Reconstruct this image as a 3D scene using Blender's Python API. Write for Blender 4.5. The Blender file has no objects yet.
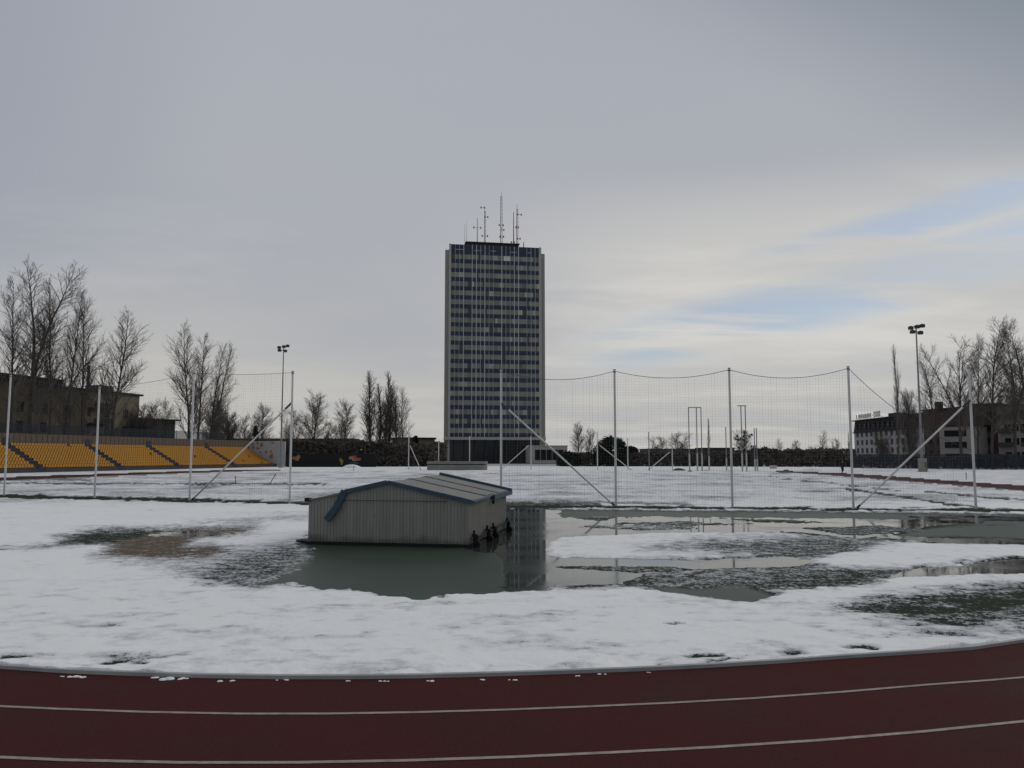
import bpy, math, random
import numpy as np
from mathutils import Vector, Matrix
random.seed(7)
SC = bpy.context.scene
COL = SC.collection
R = math.radians

# ------------------------------------------------------------------ camera model
F, CX, CY, HC = 800.0, 512.0, 384.0, 2.35
TH = math.atan(72 / F)
cT, sT = math.cos(TH), math.sin(TH)

def gnd(px, py, z=0.0):
    """ground point seen at a picture position"""
    v = py - CY
    dz = F * sT - v * cT
    dy = F * cT + v * sT
    t = (z - HC) / dz
    return (px - CX) * t, dy * t

def P(px, py, depth):
    """point at a given forward distance"""
    v = py - CY
    dz = F * sT - v * cT
    dy = F * cT + v * sT
    t = depth / dy
    return Vector(((px - CX) * t, depth, HC + dz * t))

def g2p(x, y):
    """ground plane -> picture parameterisation (arrays)"""
    d = y * cT - HC * sT
    v = F * (y * sT + HC * cT) / d
    return CX + F * x / d, CY + v

def so(s, o):
    """stadium frame: s along the straight, o to the right"""
    return s * .25 + o * .968, s * .968 - o * .25
YAW_S = -math.atan2(.25, .968)        # rotation z that turns +Y into the straight's direction

# ------------------------------------------------------------------ materials
def mat(name, color, rough=.7, spec=.3, metal=0., noise=None, bump=0., nscale=3.):
    m = bpy.data.materials.new(name); m.use_nodes = True
    nt = m.node_tree; b = nt.nodes['Principled BSDF']
    b.inputs['Base Color'].default_value = (*color, 1)
    b.inputs['Roughness'].default_value = rough
    b.inputs['Specular IOR Level'].default_value = spec
    b.inputs['Metallic'].default_value = metal
    if noise:
        tc = nt.nodes.new('ShaderNodeTexCoord')
        n = nt.nodes.new('ShaderNodeTexNoise'); n.inputs['Scale'].default_value = nscale
        n.inputs['Detail'].default_value = 6; n.inputs['Roughness'].default_value = .65
        nt.links.new(tc.outputs['Object'], n.inputs['Vector'])
        mx = nt.nodes.new('ShaderNodeMix'); mx.data_type = 'RGBA'
        mx.inputs[6].default_value = (*[c * (1 - noise) for c in color], 1)
        mx.inputs[7].default_value = (*[min(1, c * (1 + noise)) for c in color], 1)
        nt.links.new(n.outputs['Fac'], mx.inputs[0])
        nt.links.new(mx.outputs[2], b.inputs['Base Color'])
        if bump:
            bp = nt.nodes.new('ShaderNodeBump'); bp.inputs['Strength'].default_value = bump
            nt.links.new(n.outputs['Fac'], bp.inputs['Height'])
            nt.links.new(bp.outputs['Normal'], b.inputs['Normal'])
    return m

M = {}
M['post'] = mat('galvanised_post', (.58, .58, .58), .5, .4, .3, .2)
M['post_dark'] = mat('dark_steel', (.05, .05, .055), .5, .3, .3, .3)
M['post_grey'] = mat('grey_steel', (.22, .22, .23), .5, .3, .3, .2)
M['rope'] = mat('net_rope', (.05, .07, .12), .8)
M['net'] = mat('net_cord', (.16, .165, .17), .9)
M['blue'] = mat('blue_trim', (.034, .066, .10), .5, .3, 0, .3, 0, 4.)
M['black'] = mat('black_rubber', (.012, .012, .013), .7, .2)
M['concrete'] = mat('concrete', (.24, .235, .22), .9, .2, 0, .3, .2, 1.)
M['conc_dark'] = mat('dark_concrete', (.05, .052, .058), .9, .2, 0, .3, 0, 1.)
M['seat'] = mat('yellow_plastic', (.52, .255, .03), .45, .3, 0, .12, 0, 1.2)
M['stair'] = mat('blue_grey_paint', (.030, .04, .062), .8, .2, 0, .3)
M['plank'] = mat('brown_boards', (.13, .10, .068), .85, .2, 0, .35, 0, 1.5)
M['bark'] = mat('bark', (.075, .067, .059), .95, .1, 0, .35, 0, 3.)
M['twig'] = mat('twigs', (.12, .104, .092), .95, .1, 0, .3, 0, 1.)
M['twig_pale'] = mat('pale_twigs', (.14, .122, .108), .95, .1, 0, .3, 0, 1.)
M['evergreen'] = mat('evergreen', (.018, .026, .017), .9, .1, 0, .5, 0, 1.)
M['hedge'] = mat('bare_hedge', (.105, .090, .080), .95, .1, 0, .5, 0, .25)
M['asphalt'] = mat('asphalt', (.05, .05, .05), .9, .2, 0, .3)
M['beige'] = mat('tower_beige_stone', (.38, .365, .335), .85, .2, 0, .12, 0, .3)
M['navy'] = mat('tower_navy_panel', (.027, .039, .070), .45, .3, 0, .3, 0, .4)
M['mullion'] = mat('tower_mullion', (.60, .60, .58), .5, .3, .2)
M['dark_glass'] = mat('dark_glass', (.012, .014, .018), .15, .5, 0, .4, 0, .5)
M['lead'] = mat('antenna_grey', (.10, .10, .105), .6)
M['red'] = mat('antenna_red', (.30, .05, .04), .6)
M['oldwall'] = mat('dirty_beige_render', (.20, .165, .118), .95, .1, 0, .4, 0, .35)
M['darkwall'] = mat('dark_brick', (.05, .047, .045), .95, .1, 0, .3, 0, .5)
M['darkroof'] = mat('dark_roof', (.02, .02, .022), .8, .2, 0, .3)
M['white_wall'] = mat('white_render', (.34, .34, .35), .9, .2, 0, .14, 0, .3)
M['cream_wall'] = mat('cream_render', (.24, .225, .21), .9, .2, 0, .25, 0, .3)
M['red_wall'] = mat('red_brown_brick', (.060, .040, .037), .9, .2, 0, .3, 0, .4)
M['far_wall'] = mat('far_grey_render', (.075, .075, .082), .9, .2, 0, .3, 0, .2)
M['window_dark'] = mat('unlit_window', (.010, .011, .014), .5, .12)
M['frame'] = mat('window_frame', (.35, .35, .35), .6)
M['letter'] = mat('red_letters', (.07, .022, .022), .6)
M['pale'] = mat('pale_paint', (.42, .42, .42), .7, .2, 0, .2)
M['graf_o'] = mat('graffiti_orange', (.26, .12, .075), .8, .2, 0, .6, 0, 1.5)
M['graf_y'] = mat('graffiti_yellow', (.24, .17, .05), .8, .2, 0, .5, 0, 2.)
M['graf_t'] = mat('graffiti_teal', (.03, .08, .085), .8, .2, 0, .5, 0, 2.)
M['graf_p'] = mat('graffiti_pale_red', (.34, .20, .15), .8, .2, 0, .4, 0, 1.)
M['snowtop'] = mat('snow_cover', (.72, .73, .75), .9, .2, 0, .06, .4, 2.)
M['tarp'] = mat('grey_mat_cover', (.21, .205, .19), .8, .2, 0, .35, 0, .8)
M['green_tarp'] = mat('green_tarp', (.03, .06, .052), .7)
M['navy_cloth'] = mat('navy_cloth', (.02, .022, .04), .9)
M['black_cloth'] = mat('black_cloth', (.012, .012, .014), .9)
M['skin'] = mat('skin', (.45, .28, .2), .6)
M['shoe'] = mat('grey_shoes', (.2, .2, .2), .7)
M['kerb'] = mat('kerb_metal', (.33, .33, .33), .6, .3, .2, .35, 0, 2.)
M['line'] = mat('line_paint', (.27, .235, .215), .8, .2, 0, .75, 0, 9.)

def shed_mat(name, color):
    """painted sheet with rain streaks, rust blotches and a splash line above the ground"""
    m = mat(name, color, .6, .25, .1); nt = m.node_tree; L = nt.links; b = nt.nodes['Principled BSDF']
    tc = nt.nodes.new('ShaderNodeTexCoord'); mp = nt.nodes.new('ShaderNodeMapping'); mp.inputs['Scale'].default_value = (7, 7, .45)
    L.new(tc.outputs['Object'], mp.inputs[0])
    n1 = nt.nodes.new('ShaderNodeTexNoise'); n1.inputs['Scale'].default_value = 1; n1.inputs['Detail'].default_value = 6; L.new(mp.outputs[0], n1.inputs['Vector'])
    n2 = nt.nodes.new('ShaderNodeTexNoise'); n2.inputs['Scale'].default_value = 2.2; n2.inputs['Detail'].default_value = 7; L.new(tc.outputs['Object'], n2.inputs['Vector'])
    def mr(v, a, c, d=0., e=1.):
        q = nt.nodes.new('ShaderNodeMapRange'); L.new(v, q.inputs[0])
        for i, w in enumerate((a, c, d, e)): q.inputs[1 + i].default_value = w
        return q.outputs[0]
    def mix(f, a, c):
        q = nt.nodes.new('ShaderNodeMix'); q.data_type = 'RGBA'; L.new(f, q.inputs[0])
        for i, w in ((6, a), (7, c)):
            if isinstance(w, tuple): q.inputs[i].default_value = (*w, 1)
            else: L.new(w, q.inputs[i])
        return q.outputs[2]
    c = mix(mr(n1.outputs['Fac'], .35, .7), tuple(x * .88 for x in color), tuple(x * 1.08 for x in color))
    c = mix(mr(n2.outputs['Fac'], .68, .80, 0., .4), c, (.10, .075, .055))
    sp = nt.nodes.new('ShaderNodeSeparateXYZ'); L.new(tc.outputs['Object'], sp.inputs[0])
    ad = nt.nodes.new('ShaderNodeMath'); ad.operation = 'MULTIPLY_ADD'; ad.inputs[1].default_value = -.42; L.new(n2.outputs['Fac'], ad.inputs[0]); L.new(sp.outputs[2], ad.inputs[2])
    c = mix(mr(ad.outputs[0], .06, -.10, 0., .65), c, (.06, .055, .045))
    L.new(c, b.inputs['Base Color']); return m
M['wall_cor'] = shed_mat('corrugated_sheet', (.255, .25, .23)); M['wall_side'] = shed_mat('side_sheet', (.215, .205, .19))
M['roof'] = shed_mat('roof_sheet', (.20, .195, .185))

def mesh_fabric(name, color, alpha):
    m = bpy.data.materials.new(name); m.use_nodes = True
    b = m.node_tree.nodes['Principled BSDF']
    b.inputs['Base Color'].default_value = (*color, 1)
    b.inputs['Alpha'].default_value = alpha; b.inputs['Roughness'].default_value = .9
    return m
M['screen'] = mesh_fabric('blue_mesh_screen', (.018, .023, .038), .42)

# ------------------------------------------------------------------ mesh building
class MB:
    def __init__(s): s.v = []; s.f = []; s.mi = []
    def add(s, vs, fs, mi=0):
        n = len(s.v); s.v += [tuple(p) for p in vs]
        for f in fs: s.f.append(tuple(i + n for i in f)); s.mi.append(mi)
        return s
    def box(s, c, d, yaw=0., mi=0):
        hx, hy, hz = d[0] / 2, d[1] / 2, d[2] / 2
        ca, sa = math.cos(yaw), math.sin(yaw); vs = []
        for z in (-hz, hz):
            for x, y in ((-hx, -hy), (hx, -hy), (hx, hy), (-hx, hy)):
                vs.append((c[0] + x * ca - y * sa, c[1] + x * sa + y * ca, c[2] + z))
        return s.add(vs, [(3, 2, 1, 0), (4, 5, 6, 7), (0, 1, 5, 4), (1, 2, 6, 5), (2, 3, 7, 6), (3, 0, 4, 7)], mi)
    def prism(s, base, z0, z1, mi=0):
        n = len(base)
        vs = [(p[0], p[1], z0) for p in base] + [(p[0], p[1], z1) for p in base]
        fs = [tuple(range(n - 1, -1, -1)), tuple(range(n, 2 * n))]
        fs += [(i, (i + 1) % n, n + (i + 1) % n, n + i) for i in range(n)]
        return s.add(vs, fs, mi)
    def tube(s, pts, rad, n=6, cap=True, mi=0):
        pts = [Vector(p) for p in pts]
        if not hasattr(rad, '__len__'): rad = [rad] * len(pts)
        vs = []; fs = []
        ref = None
        for i, p in enumerate(pts):
            d = (pts[min(i + 1, len(pts) - 1)] - pts[max(i - 1, 0)])
            if d.length < 1e-9: d = Vector((0, 0, 1))
            d.normalize()
            if ref is None:
                ref = Vector((1, 0, 0)) if abs(d.x) < .8 else Vector((0, 1, 0))
            a = d.cross(ref); a.normalize(); b = d.cross(a); ref = b.cross(d) if False else ref
            for k in range(n):
                t = 2 * math.pi * k / n
                q = p + (a * math.cos(t) + b * math.sin(t)) * rad[i]
                vs.append((q.x, q.y, q.z))
        for i in range(len(pts) - 1):
            for k in range(n):
                k2 = (k + 1) % n
                fs.append((i * n + k, (i + 1) * n + k, (i + 1) * n + k2, i * n + k2))
        if cap:
            fs.append(tuple(range(n))); fs.append(tuple((len(pts) - 1) * n + k for k in range(n - 1, -1, -1)))
        return s.add(vs, fs, mi)
    def build(s, name, m, parent=None, loc=None, smooth=False):
        me = bpy.data.meshes.new(name); me.from_pydata(s.v, [], s.f)
        for mm in (m if isinstance(m, (list, tuple)) else [m]): me.materials.append(mm)
        if any(s.mi): me.polygons.foreach_set('material_index', s.mi)
        if smooth: me.polygons.foreach_set('use_smooth', [True] * len(s.f))
        me.update()
        o = bpy.data.objects.new(name, me); COL.objects.link(o)
        if parent: o.parent = parent
        if loc is not None: o.location = loc
        return o

def tag(o, label=None, cat=None, group=None, kind=None):
    if label: o['label'] = label
    if cat: o['category'] = cat
    if group: o['group'] = group
    if kind: o['kind'] = kind
    return o

def thing(name, label, cat, loc=(0, 0, 0), rz=0., group=None):
    o = bpy.data.objects.new(name, None); COL.objects.link(o)
    o.empty_display_size = .3
    o.location = loc; o.rotation_euler = (0, 0, rz)
    return tag(o, label, cat, group)

def copy_tree(o, parent=None):
    c = o.copy(); COL.objects.link(c)
    if parent: c.parent = parent
    for ch in [q for q in bpy.data.objects if q.parent == o]:
        copy_tree(ch, c)
    return c

# ------------------------------------------------------------------ noise
def vnoise(x, y, seed=0):
    xi = np.floor(x).astype(np.int64); yi = np.floor(y).astype(np.int64)
    fx = x - xi; fy = y - yi
    fx = fx * fx * (3 - 2 * fx); fy = fy * fy * (3 - 2 * fy)
    def h(a, b):
        n = (a * 374761393 + b * 668265263 + seed * 974711) & 0x7fffffff
        n = ((n ^ (n >> 13)) * 1274126177) & 0x7fffffff
        return ((n ^ (n >> 16)) & 0xffff) / 65535.0
    a = h(xi, yi); b = h(xi + 1, yi); c = h(xi, yi + 1); d = h(xi + 1, yi + 1)
    return (a * (1 - fx) + b * fx) * (1 - fy) + (c * (1 - fx) + d * fx) * fy
def fbm(x, y, seed=0, oct=4):
    t = 0; a = .5; n = 0
    for i in range(oct):
        t = t + a * vnoise(x * 2 ** i, y * 2 ** i, seed + i * 17); n += a; a *= .55
    return t / n
def sstep(a, b, x):
    t = np.clip((x - a) / (b - a), 0, 1); return t * t * (3 - 2 * t)

def seg_dist(px, py, poly, closed=True):
    """unsigned distance and inside flag to a polyline/polygon (arrays)"""
    d = np.full(px.shape, 1e9); ins = np.zeros(px.shape, bool)
    n = len(poly)
    for i in range(n if closed else n - 1):
        x0, y0 = poly[i]; x1, y1 = poly[(i + 1) % n]
        dx, dy = x1 - x0, y1 - y0; L = dx * dx + dy * dy + 1e-12
        t = np.clip(((px - x0) * dx + (py - y0) * dy) / L, 0, 1)
        d = np.minimum(d, (px - x0 - t * dx) ** 2 + (py - y0 - t * dy) ** 2)
        if closed:
            c = ((y0 > py) != (y1 > py))
            if abs(dy) > 1e-12: ins ^= c & (px < dx * (py - y0) / dy + x0)
    return np.sqrt(d), ins

# ------------------------------------------------------------------ the running track
def spline(pts, closed=True, step=.8):
    pts = [np.array(p, float) for p in pts]; n = len(pts); out = []
    for i in range(n):
        p0, p1, p2, p3 = pts[i - 1], pts[i], pts[(i + 1) % n], pts[(i + 2) % n]
        # centripetal
        t0 = 0; t1 = t0 + np.linalg.norm(p1 - p0) ** .5; t2 = t1 + np.linalg.norm(p2 - p1) ** .5; t3 = t2 + np.linalg.norm(p3 - p2) ** .5
        k = max(2, int(np.linalg.norm(p2 - p1) / step))
        for j in range(k):
            t = t1 + (t2 - t1) * j / k
            a1 = (t1 - t) / (t1 - t0) * p0 + (t - t0) / (t1 - t0) * p1
            a2 = (t2 - t) / (t2 - t1) * p1 + (t - t1) / (t2 - t1) * p2
            a3 = (t3 - t) / (t3 - t2) * p2 + (t - t2) / (t3 - t2) * p3
            b1 = (t2 - t) / (t2 - t0) * a1 + (t - t0) / (t2 - t0) * a2
            b2 = (t3 - t) / (t3 - t1) * a2 + (t - t1) / (t3 - t1) * a3
            out.append((t2 - t) / (t2 - t1) * b1 + (t - t1) / (t2 - t1) * b2)
    return np.array(out)

TZ = .03      # running surface height
near = [gnd(px, py, TZ) for px, py in ((0, 668), (130, 675), (280, 678.5), (420, 677.5), (560, 673.5), (700, 667.5), (850, 657.5), (1024, 641.5))]
kerb_pts = [(-47, 78), (-47, 62), (-39, 36), (-22, 17.5), (-11, 11.1)] + near + \
           [(14, 17.2), (24, 28), (31.5, 43), (34.4, 57), (36, 72), (38, 92), (39, 110), (33, 132), (14, 152), (-10, 154), (-34, 138), (-44, 108)]
kerb = spline(kerb_pts)
tan = np.roll(kerb, -1, 0) - np.roll(kerb, 1, 0); tan /= np.linalg.norm(tan, axis=1)[:, None]
nor = np.stack([tan[:, 1], -tan[:, 0]], 1)       # points away from the infield (path runs counter-clockwise)

def ring_strip(name, d0, d1, z, m, idx=None, kind='structure', z1=None):
    a = kerb + nor * d0; b = kerb + nor * d1; n = len(kerb)
    z1 = z if z1 is None else z1
    me = bpy.data.meshes.new(name)
    vs = [(p[0], p[1], z) for p in a] + [(p[0], p[1], z1) for p in b]
    me.from_pydata(vs, [], [(i, n + i, n + (i + 1) % n, (i + 1) % n) for i in range(n)])
    me.materials.append(m); me.update()
    o = bpy.data.objects.new(name, me); COL.objects.link(o); o['kind'] = kind
    return o

def track_mat():
    m = bpy.data.materials.new('tartan_track'); m.use_nodes = True; nt = m.node_tree
    b = nt.nodes['Principled BSDF']; L = nt.links
    tc = nt.nodes.new('ShaderNodeTexCoord')
    n1 = nt.nodes.new('ShaderNodeTexNoise'); n1.inputs['Scale'].default_value = .8; n1.inputs['Detail'].default_value = 5
    n2 = nt.nodes.new('ShaderNodeTexNoise'); n2.inputs['Scale'].default_value = 60; n2.inputs['Detail'].default_value = 3
    L.new(tc.outputs['Object'], n1.inputs['Vector']); L.new(tc.outputs['Object'], n2.inputs['Vector'])
    ad = nt.nodes.new('ShaderNodeMath'); ad.operation = 'MULTIPLY_ADD'; ad.inputs[1].default_value = .8
    L.new(n2.outputs['Fac'], ad.inputs[0]); L.new(n1.outputs['Fac'], ad.inputs[2])
    r = nt.nodes.new('ShaderNodeValToRGB')
    r.color_ramp.elements[0].position = .55; r.color_ramp.elements[0].color = (.031, .0098, .0096, 1)
    r.color_ramp.elements[1].position = 1.25 - .25; r.color_ramp.elements[1].color = (.060, .0185, .0180, 1)
    L.new(ad.outputs[0], r.inputs['Fac']); L.new(r.outputs['Color'], b.inputs['Base Color'])
    rr = nt.nodes.new('ShaderNodeMapRange'); rr.inputs[1].default_value = .35; rr.inputs[2].default_value = .65
    rr.inputs[3].default_value = .6; rr.inputs[4].default_value = .9
    L.new(n1.outputs['Fac'], rr.inputs[0]); L.new(rr.outputs[0], b.inputs['Roughness'])
    b.inputs['Specular IOR Level'].default_value = .03
    bp = nt.nodes.new('ShaderNodeBump'); bp.inputs['Strength'].default_value = .35; bp.inputs['Distance'].default_value = .004
    L.new(n2.outputs['Fac'], bp.inputs['Height']); L.new(bp.outputs['Normal'], b.inputs['Normal'])
    return m
ring_strip('running_track', .03, 10.5, TZ, track_mat())
for k in range(1, 6):
    ring_strip('lane_line', 1.157 * k - .026, 1.157 * k + .026, TZ + .004, M['line'])
# raised kerb rail: profile swept round the infield
kb = MB(); n = len(kerb)
prof = [(-.032, .0), (-.028, .066), (-.016, .072), (.016, .072), (.028, .066), (.032, .0)]
vs = []; fs = []
for i in range(n):
    for d, z in prof:
        p = kerb[i] + nor[i] * d; vs.append((p[0], p[1], z))
for i in range(n):
    j = (i + 1) % n
    for k in range(5): fs.append((i * 6 + k, i * 6 + k + 1, j * 6 + k + 1, j * 6 + k))
kb.add(vs, fs); tag(kb.build('kerb', M['kerb']), kind='structure')

# ------------------------------------------------------------------ the infield: snow, wet grass, mud
# picture rows are only used to lay out radial resolution: finer near the spectator
NA, A0 = 1250, 52
ang = np.radians(np.linspace(-A0, A0, NA))
rows = np.concatenate([np.arange(466.5, 636, .85), np.arange(636, 686, .4), np.arange(686, 800, 3)])
rad = np.array([gnd(CX, r)[1] for r in rows])[::-1]          # near -> far
NR = len(rad)
RR, AA = np.meshgrid(rad, ang, indexing='ij')
X = RR * np.sin(AA); Y = RR * np.cos(AA)
PX, PY = g2p(X, Y)
w1 = fbm(X * .35, Y * .35, 3, 4) - .5
w2 = fbm(X * 1.1, Y * 1.1, 11, 4) - .5
w3 = fbm(X * 3.2, Y * 3.2, 29, 3) - .5
w4 = fbm(X * 7., Y * 7., 41, 2) - .5
edge = 10 * w1 + 15 * w2 + 17 * w3 + 9 * w4                              # wavering of all patch outlines
snow = np.full(X.shape, 1.3); ice = np.zeros(X.shape); mud = np.zeros(X.shape); water = np.zeros(X.shape)

def patch(poly, target, soft, amt=1., what='snow', wob=1.):
    global snow, mud, water
    P2 = np.array(poly, float); x0, y0 = P2.min(0) - 60; x1, y1 = P2.max(0) + 25
    sel = (PX > x0) & (PX < x1) & (PY > y0) & (PY < y1)
    q = [(a, b * 3) for a, b in poly]
    d, ins = seg_dist(PX[sel], PY[sel] * 3, q)
    sd = np.where(ins, d, -d) + edge[sel] * wob
    if what == 'snow': soft *= 2.1
    k = sstep(-soft, soft, sd) * amt
    if what == 'ice': ice[sel] = np.maximum(ice[sel], k)
    elif what == 'snow': snow[sel] = snow[sel] * (1 - k) + target * k
    elif what == 'mud': mud[sel] = np.maximum(mud[sel], k)
    else: water[sel] = water[sel] * (1 - k) + target * k

def streak(line, width, target, amt=1., soft=1.5):
    global snow
    P2 = np.array(line, float); x0, y0 = P2.min(0) - 20; x1, y1 = P2.max(0) + 20
    sel = (PX > x0) & (PX < x1) & (PY > y0) & (PY < y1)
    d, _ = seg_dist(PX[sel], PY[sel], line, closed=False)
    k = (1 - sstep(width * .5, width * .5 + soft, d + 3.2 * w2[sel] + 2.2 * w3[sel])) * amt
    snow[sel] = snow[sel] * (1 - k) + target * k

# thin snow beyond the nets shows the grass in streaks
far = sstep(509, 499, PY) * sstep(467, 474, PY)
snow -= far * (.40 + 1.1 * np.clip(w1, -.1, .4))
snow -= .12 * sstep(474, 466, PY)
# general thinness
snow -= .20 * np.clip(fbm(X * .22, Y * .22, 91, 3) - .5, 0, 1) * (PY > 500)
# the big shallow pool round the shed
patch([(168, 572), (200, 561), (240, 551), (300, 542), (335, 552), (325, 578), (262, 592), (205, 586)], .46, 15)
patch([(268, 583), (300, 569), (320, 556), (300, 544), (330, 520), (480, 508), (560, 508), (545, 530), (540, 560), (545, 584), (500, 593), (450, 595), (415, 600), (370, 594), (325, 591)], -.3, 4)
patch([(250, 590), (280, 570), (300, 556), (300, 544), (330, 520), (470, 510), (470, 548), (498, 551), (506, 557), (508, 590), (500, 597), (450, 597), (415, 601), (370, 595), (325, 592)], 1, 8, 1, 'ice', 1.)
patch([(466, 520), (505, 508), (560, 510), (548, 540), (548, 592), (509, 594), (507, 560), (497, 553), (466, 549)], 1, 5, 1, 'water', .45)
# strip of dark ice along the nets
patch([(500, 509), (620, 510.5), (800, 512), (1060, 515), (1060, 527), (900, 524), (700, 518.5), (500, 518)], -.3, 2.5, 1, 'snow', .25)
patch([(500, 509), (620, 510.5), (800, 512), (1060, 515), (1060, 527), (900, 524), (700, 518.5), (500, 518)], 1, 4, 1, 'ice', .25)
patch([(500, 516), (700, 518), (1060, 524), (1060, 550), (800, 536), (640, 534), (560, 536), (540, 552), (500, 556)], -.2, 5)
patch([(500, 516.5), (560, 517), (650, 517.5), (780, 519), (900, 520), (985, 521.5), (930, 526), (900, 533), (860, 538), (800, 532), (640, 534), (560, 538), (530, 552), (500, 556)], 1, 4, 1, 'water', .35)
patch([(560, 519), (660, 519.5), (700, 521.5), (600, 522)], .75, 3, .8)
patch([(690, 523), (790, 524), (820, 528), (720, 527)], .35, 3, .9)
patch([(930, 527), (1000, 524), (1060, 524), (1060, 541), (960, 538), (890, 537)], 1, 6, 1, 'ice', .45)
patch([(880, 537), (1060, 541), (1060, 547), (960, 543.5)], 1, 4, 1, 'water', .45)
patch([(905, 516), (1060, 517), (1060, 521), (960, 520)], 1, 3, 1, 'water', .3)
patch([(930, 517), (1000, 516), (1010, 519), (940, 519)], .8, 2, .8)
# snow island in the pool
patch([(520, 556), (548, 586), (640, 590), (700, 598), (840, 590), (900, 575), (880, 560), (800, 540), (800, 566), (690, 561), (610, 561)], .34, 8)
patch([(545, 557), (690, 560), (790, 555), (800, 567), (700, 571), (655, 578), (620, 583), (545, 586)], .0, 5)
patch([(540, 556), (690, 560), (785, 557), (818, 561), (796, 566), (700, 569), (640, 575), (620, 583), (545, 586)], 1, 5, 1, 'water', .45)
patch([(534, 552), (558, 540), (572, 533), (600, 531), (690, 532), (745, 530), (800, 535), (790, 548), (740, 555), (690, 558), (610, 559), (548, 556)], 1.2, 4)
patch([(640, 549), (700, 541), (760, 538), (830, 534), (890, 540), (880, 556), (830, 578), (780, 572), (760, 558), (700, 554)], .44, 15)
patch([(654, 587), (690, 589), (742, 585), (778, 597), (750, 603), (700, 599), (668, 594)], -.3, 4, 1, 'snow', .5)
patch([(654, 587), (690, 589), (742, 585), (778, 597), (750, 603), (700, 599), (668, 594)], 1, 5, 1, 'ice', .45)
patch([(556, 570), (640, 564), (800, 567), (830, 578), (760, 592), (660, 589), (540, 594)], .50, 8, .85)
patch([(556, 566), (700, 569), (800, 568), (740, 573), (600, 572)], .15, 3, .8)
patch([(566, 580), (612, 579), (640, 583), (600, 588), (570, 587)], .22, 4, .9)
def slush(poly, s, soft=3.):
    patch(poly, 0, soft, 1, 'water', .5); patch(poly, s, soft * .6, 1, 'snow', .5)
slush([(545, 516.5), (640, 517.5), (600, 521)], .3); slush([(600, 523), (690, 521), (760, 524), (680, 527)], .45)
slush([(720, 518.5), (800, 520), (850, 524), (760, 523)], .25); slush([(800, 528), (880, 525), (935, 531), (850, 536)], .4)
slush([(556, 567), (640, 566), (700, 569), (640, 573)], .42); slush([(640, 574), (720, 569), (790, 569), (700, 579)], .5)
slush([(575, 527), (620, 525), (700, 528), (640, 530)], .6, 2.)
# right-hand bands
patch([(806, 562), (880, 550), (960, 547), (1060, 544), (1060, 556), (920, 565), (850, 572)], 1.25, 5)
patch([(870, 581), (912, 569), (960, 564), (1060, 556), (1060, 574), (960, 578)], .0, 4)
patch([(885, 578), (915, 568.5), (960, 564.5), (1060, 557), (1060, 573), (960, 577)], 1, 4, 1, 'water', .45)
patch([(760, 580), (860, 570), (900, 576), (880, 586), (800, 590)], .36, 8)
patch([(832, 609), (872, 597), (940, 590), (1060, 580), (1060, 620), (965, 632), (920, 626), (880, 617)], .43, 17)
patch([(900, 604), (940, 600), (1060, 590), (1060, 600), (960, 608)], .25, 8, .7)
patch([(880, 630), (960, 634), (1060, 622), (1060, 634), (960, 642)], .78, 10)
# the muddy patch on the left
patch([(0, 551), (62, 546), (58, 538), (90, 531), (140, 529), (255, 527), (250, 534), (205, 541), (230, 550), (205, 559), (150, 562), (100, 558), (105, 545)], .20, 11)
patch([(95, 550), (130, 540), (180, 529), (262, 527), (250, 534), (205, 541), (232, 550), (210, 561), (160, 563), (115, 560)], 1, 12, 1, 'mud')
patch([(152, 535), (185, 531.5), (228, 533.5), (190, 537)], 1, 4, 1, 'water', .6)
patch([(185, 548), (235, 542), (200, 540)], 1.1, 6)
patch([(100, 560), (160, 565), (220, 560), (200, 572), (120, 570)], .8, 12)
patch([(190, 522), (260, 516), (310, 514), (310, 521), (230, 525)], .75, 8)
# worn strip under the nets and old pitch markings
streak([(-40, 496), (95, 498.5), (189, 500.5), (300, 504), (500, 506.5), (617, 507.5), (760, 509), (853, 510), (1060, 511.5)], .9, -.5, .9)
streak([(160, 500.5), (330, 504)], 1.4, .1, .9)
streak([(470, 503.5), (600, 505.5)], 1.2, .2, .9, 2.5); streak([(540, 502), (690, 505)], .6, .4, .8, 2.)
streak([(-40, 483.5), (150, 484), (330, 484.6)], .5, .2, .8, .8)
streak([(846, 489), (900, 497), (945, 504), (985, 509)], 1.0, .1, .9, 1.)
streak([(770, 477), (860, 487), (905, 492)], .4, .3, .8, .7)
streak([(925, 492), (1000, 499), (1060, 502)], .7, .1, .8, .8)
streak([(20, 478), (60, 479.5), (90, 481)], 1.2, .3, .7)
# faint greyer, wetter drifts in the near snow
dr_ = fbm(X * .9, Y * 2.0, 201, 4)
snow -= .26 * sstep(.50, .72, dr_) * sstep(575, 600, PY)
dr2 = fbm(X * 2.6, Y * 4.5, 211, 3)
snow -= .22 * sstep(.55, .78, dr2) * sstep(575, 600, PY)
# bare spots by the kerb
patch([(682, 659), (705, 656), (728, 655), (722, 659), (700, 661)], -.1, 3)
patch([(664, 626.6), (672, 626), (684, 627), (672, 628)], .2, 1.2, 1, 'snow', .25)
patch([(108, 661), (150, 659), (165, 662), (130, 665)], .50, 7)
patch([(0, 660), (30, 662), (0, 664)], .1, 3)

# relation to the kerb
sel = RR < 400
kd, kin = seg_dist(X.ravel(), Y.ravel(), kerb[::2]); kd = kd.reshape(X.shape); kin = kin.reshape(X.shape)
dout = np.where(kin, -kd, kd)
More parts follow.
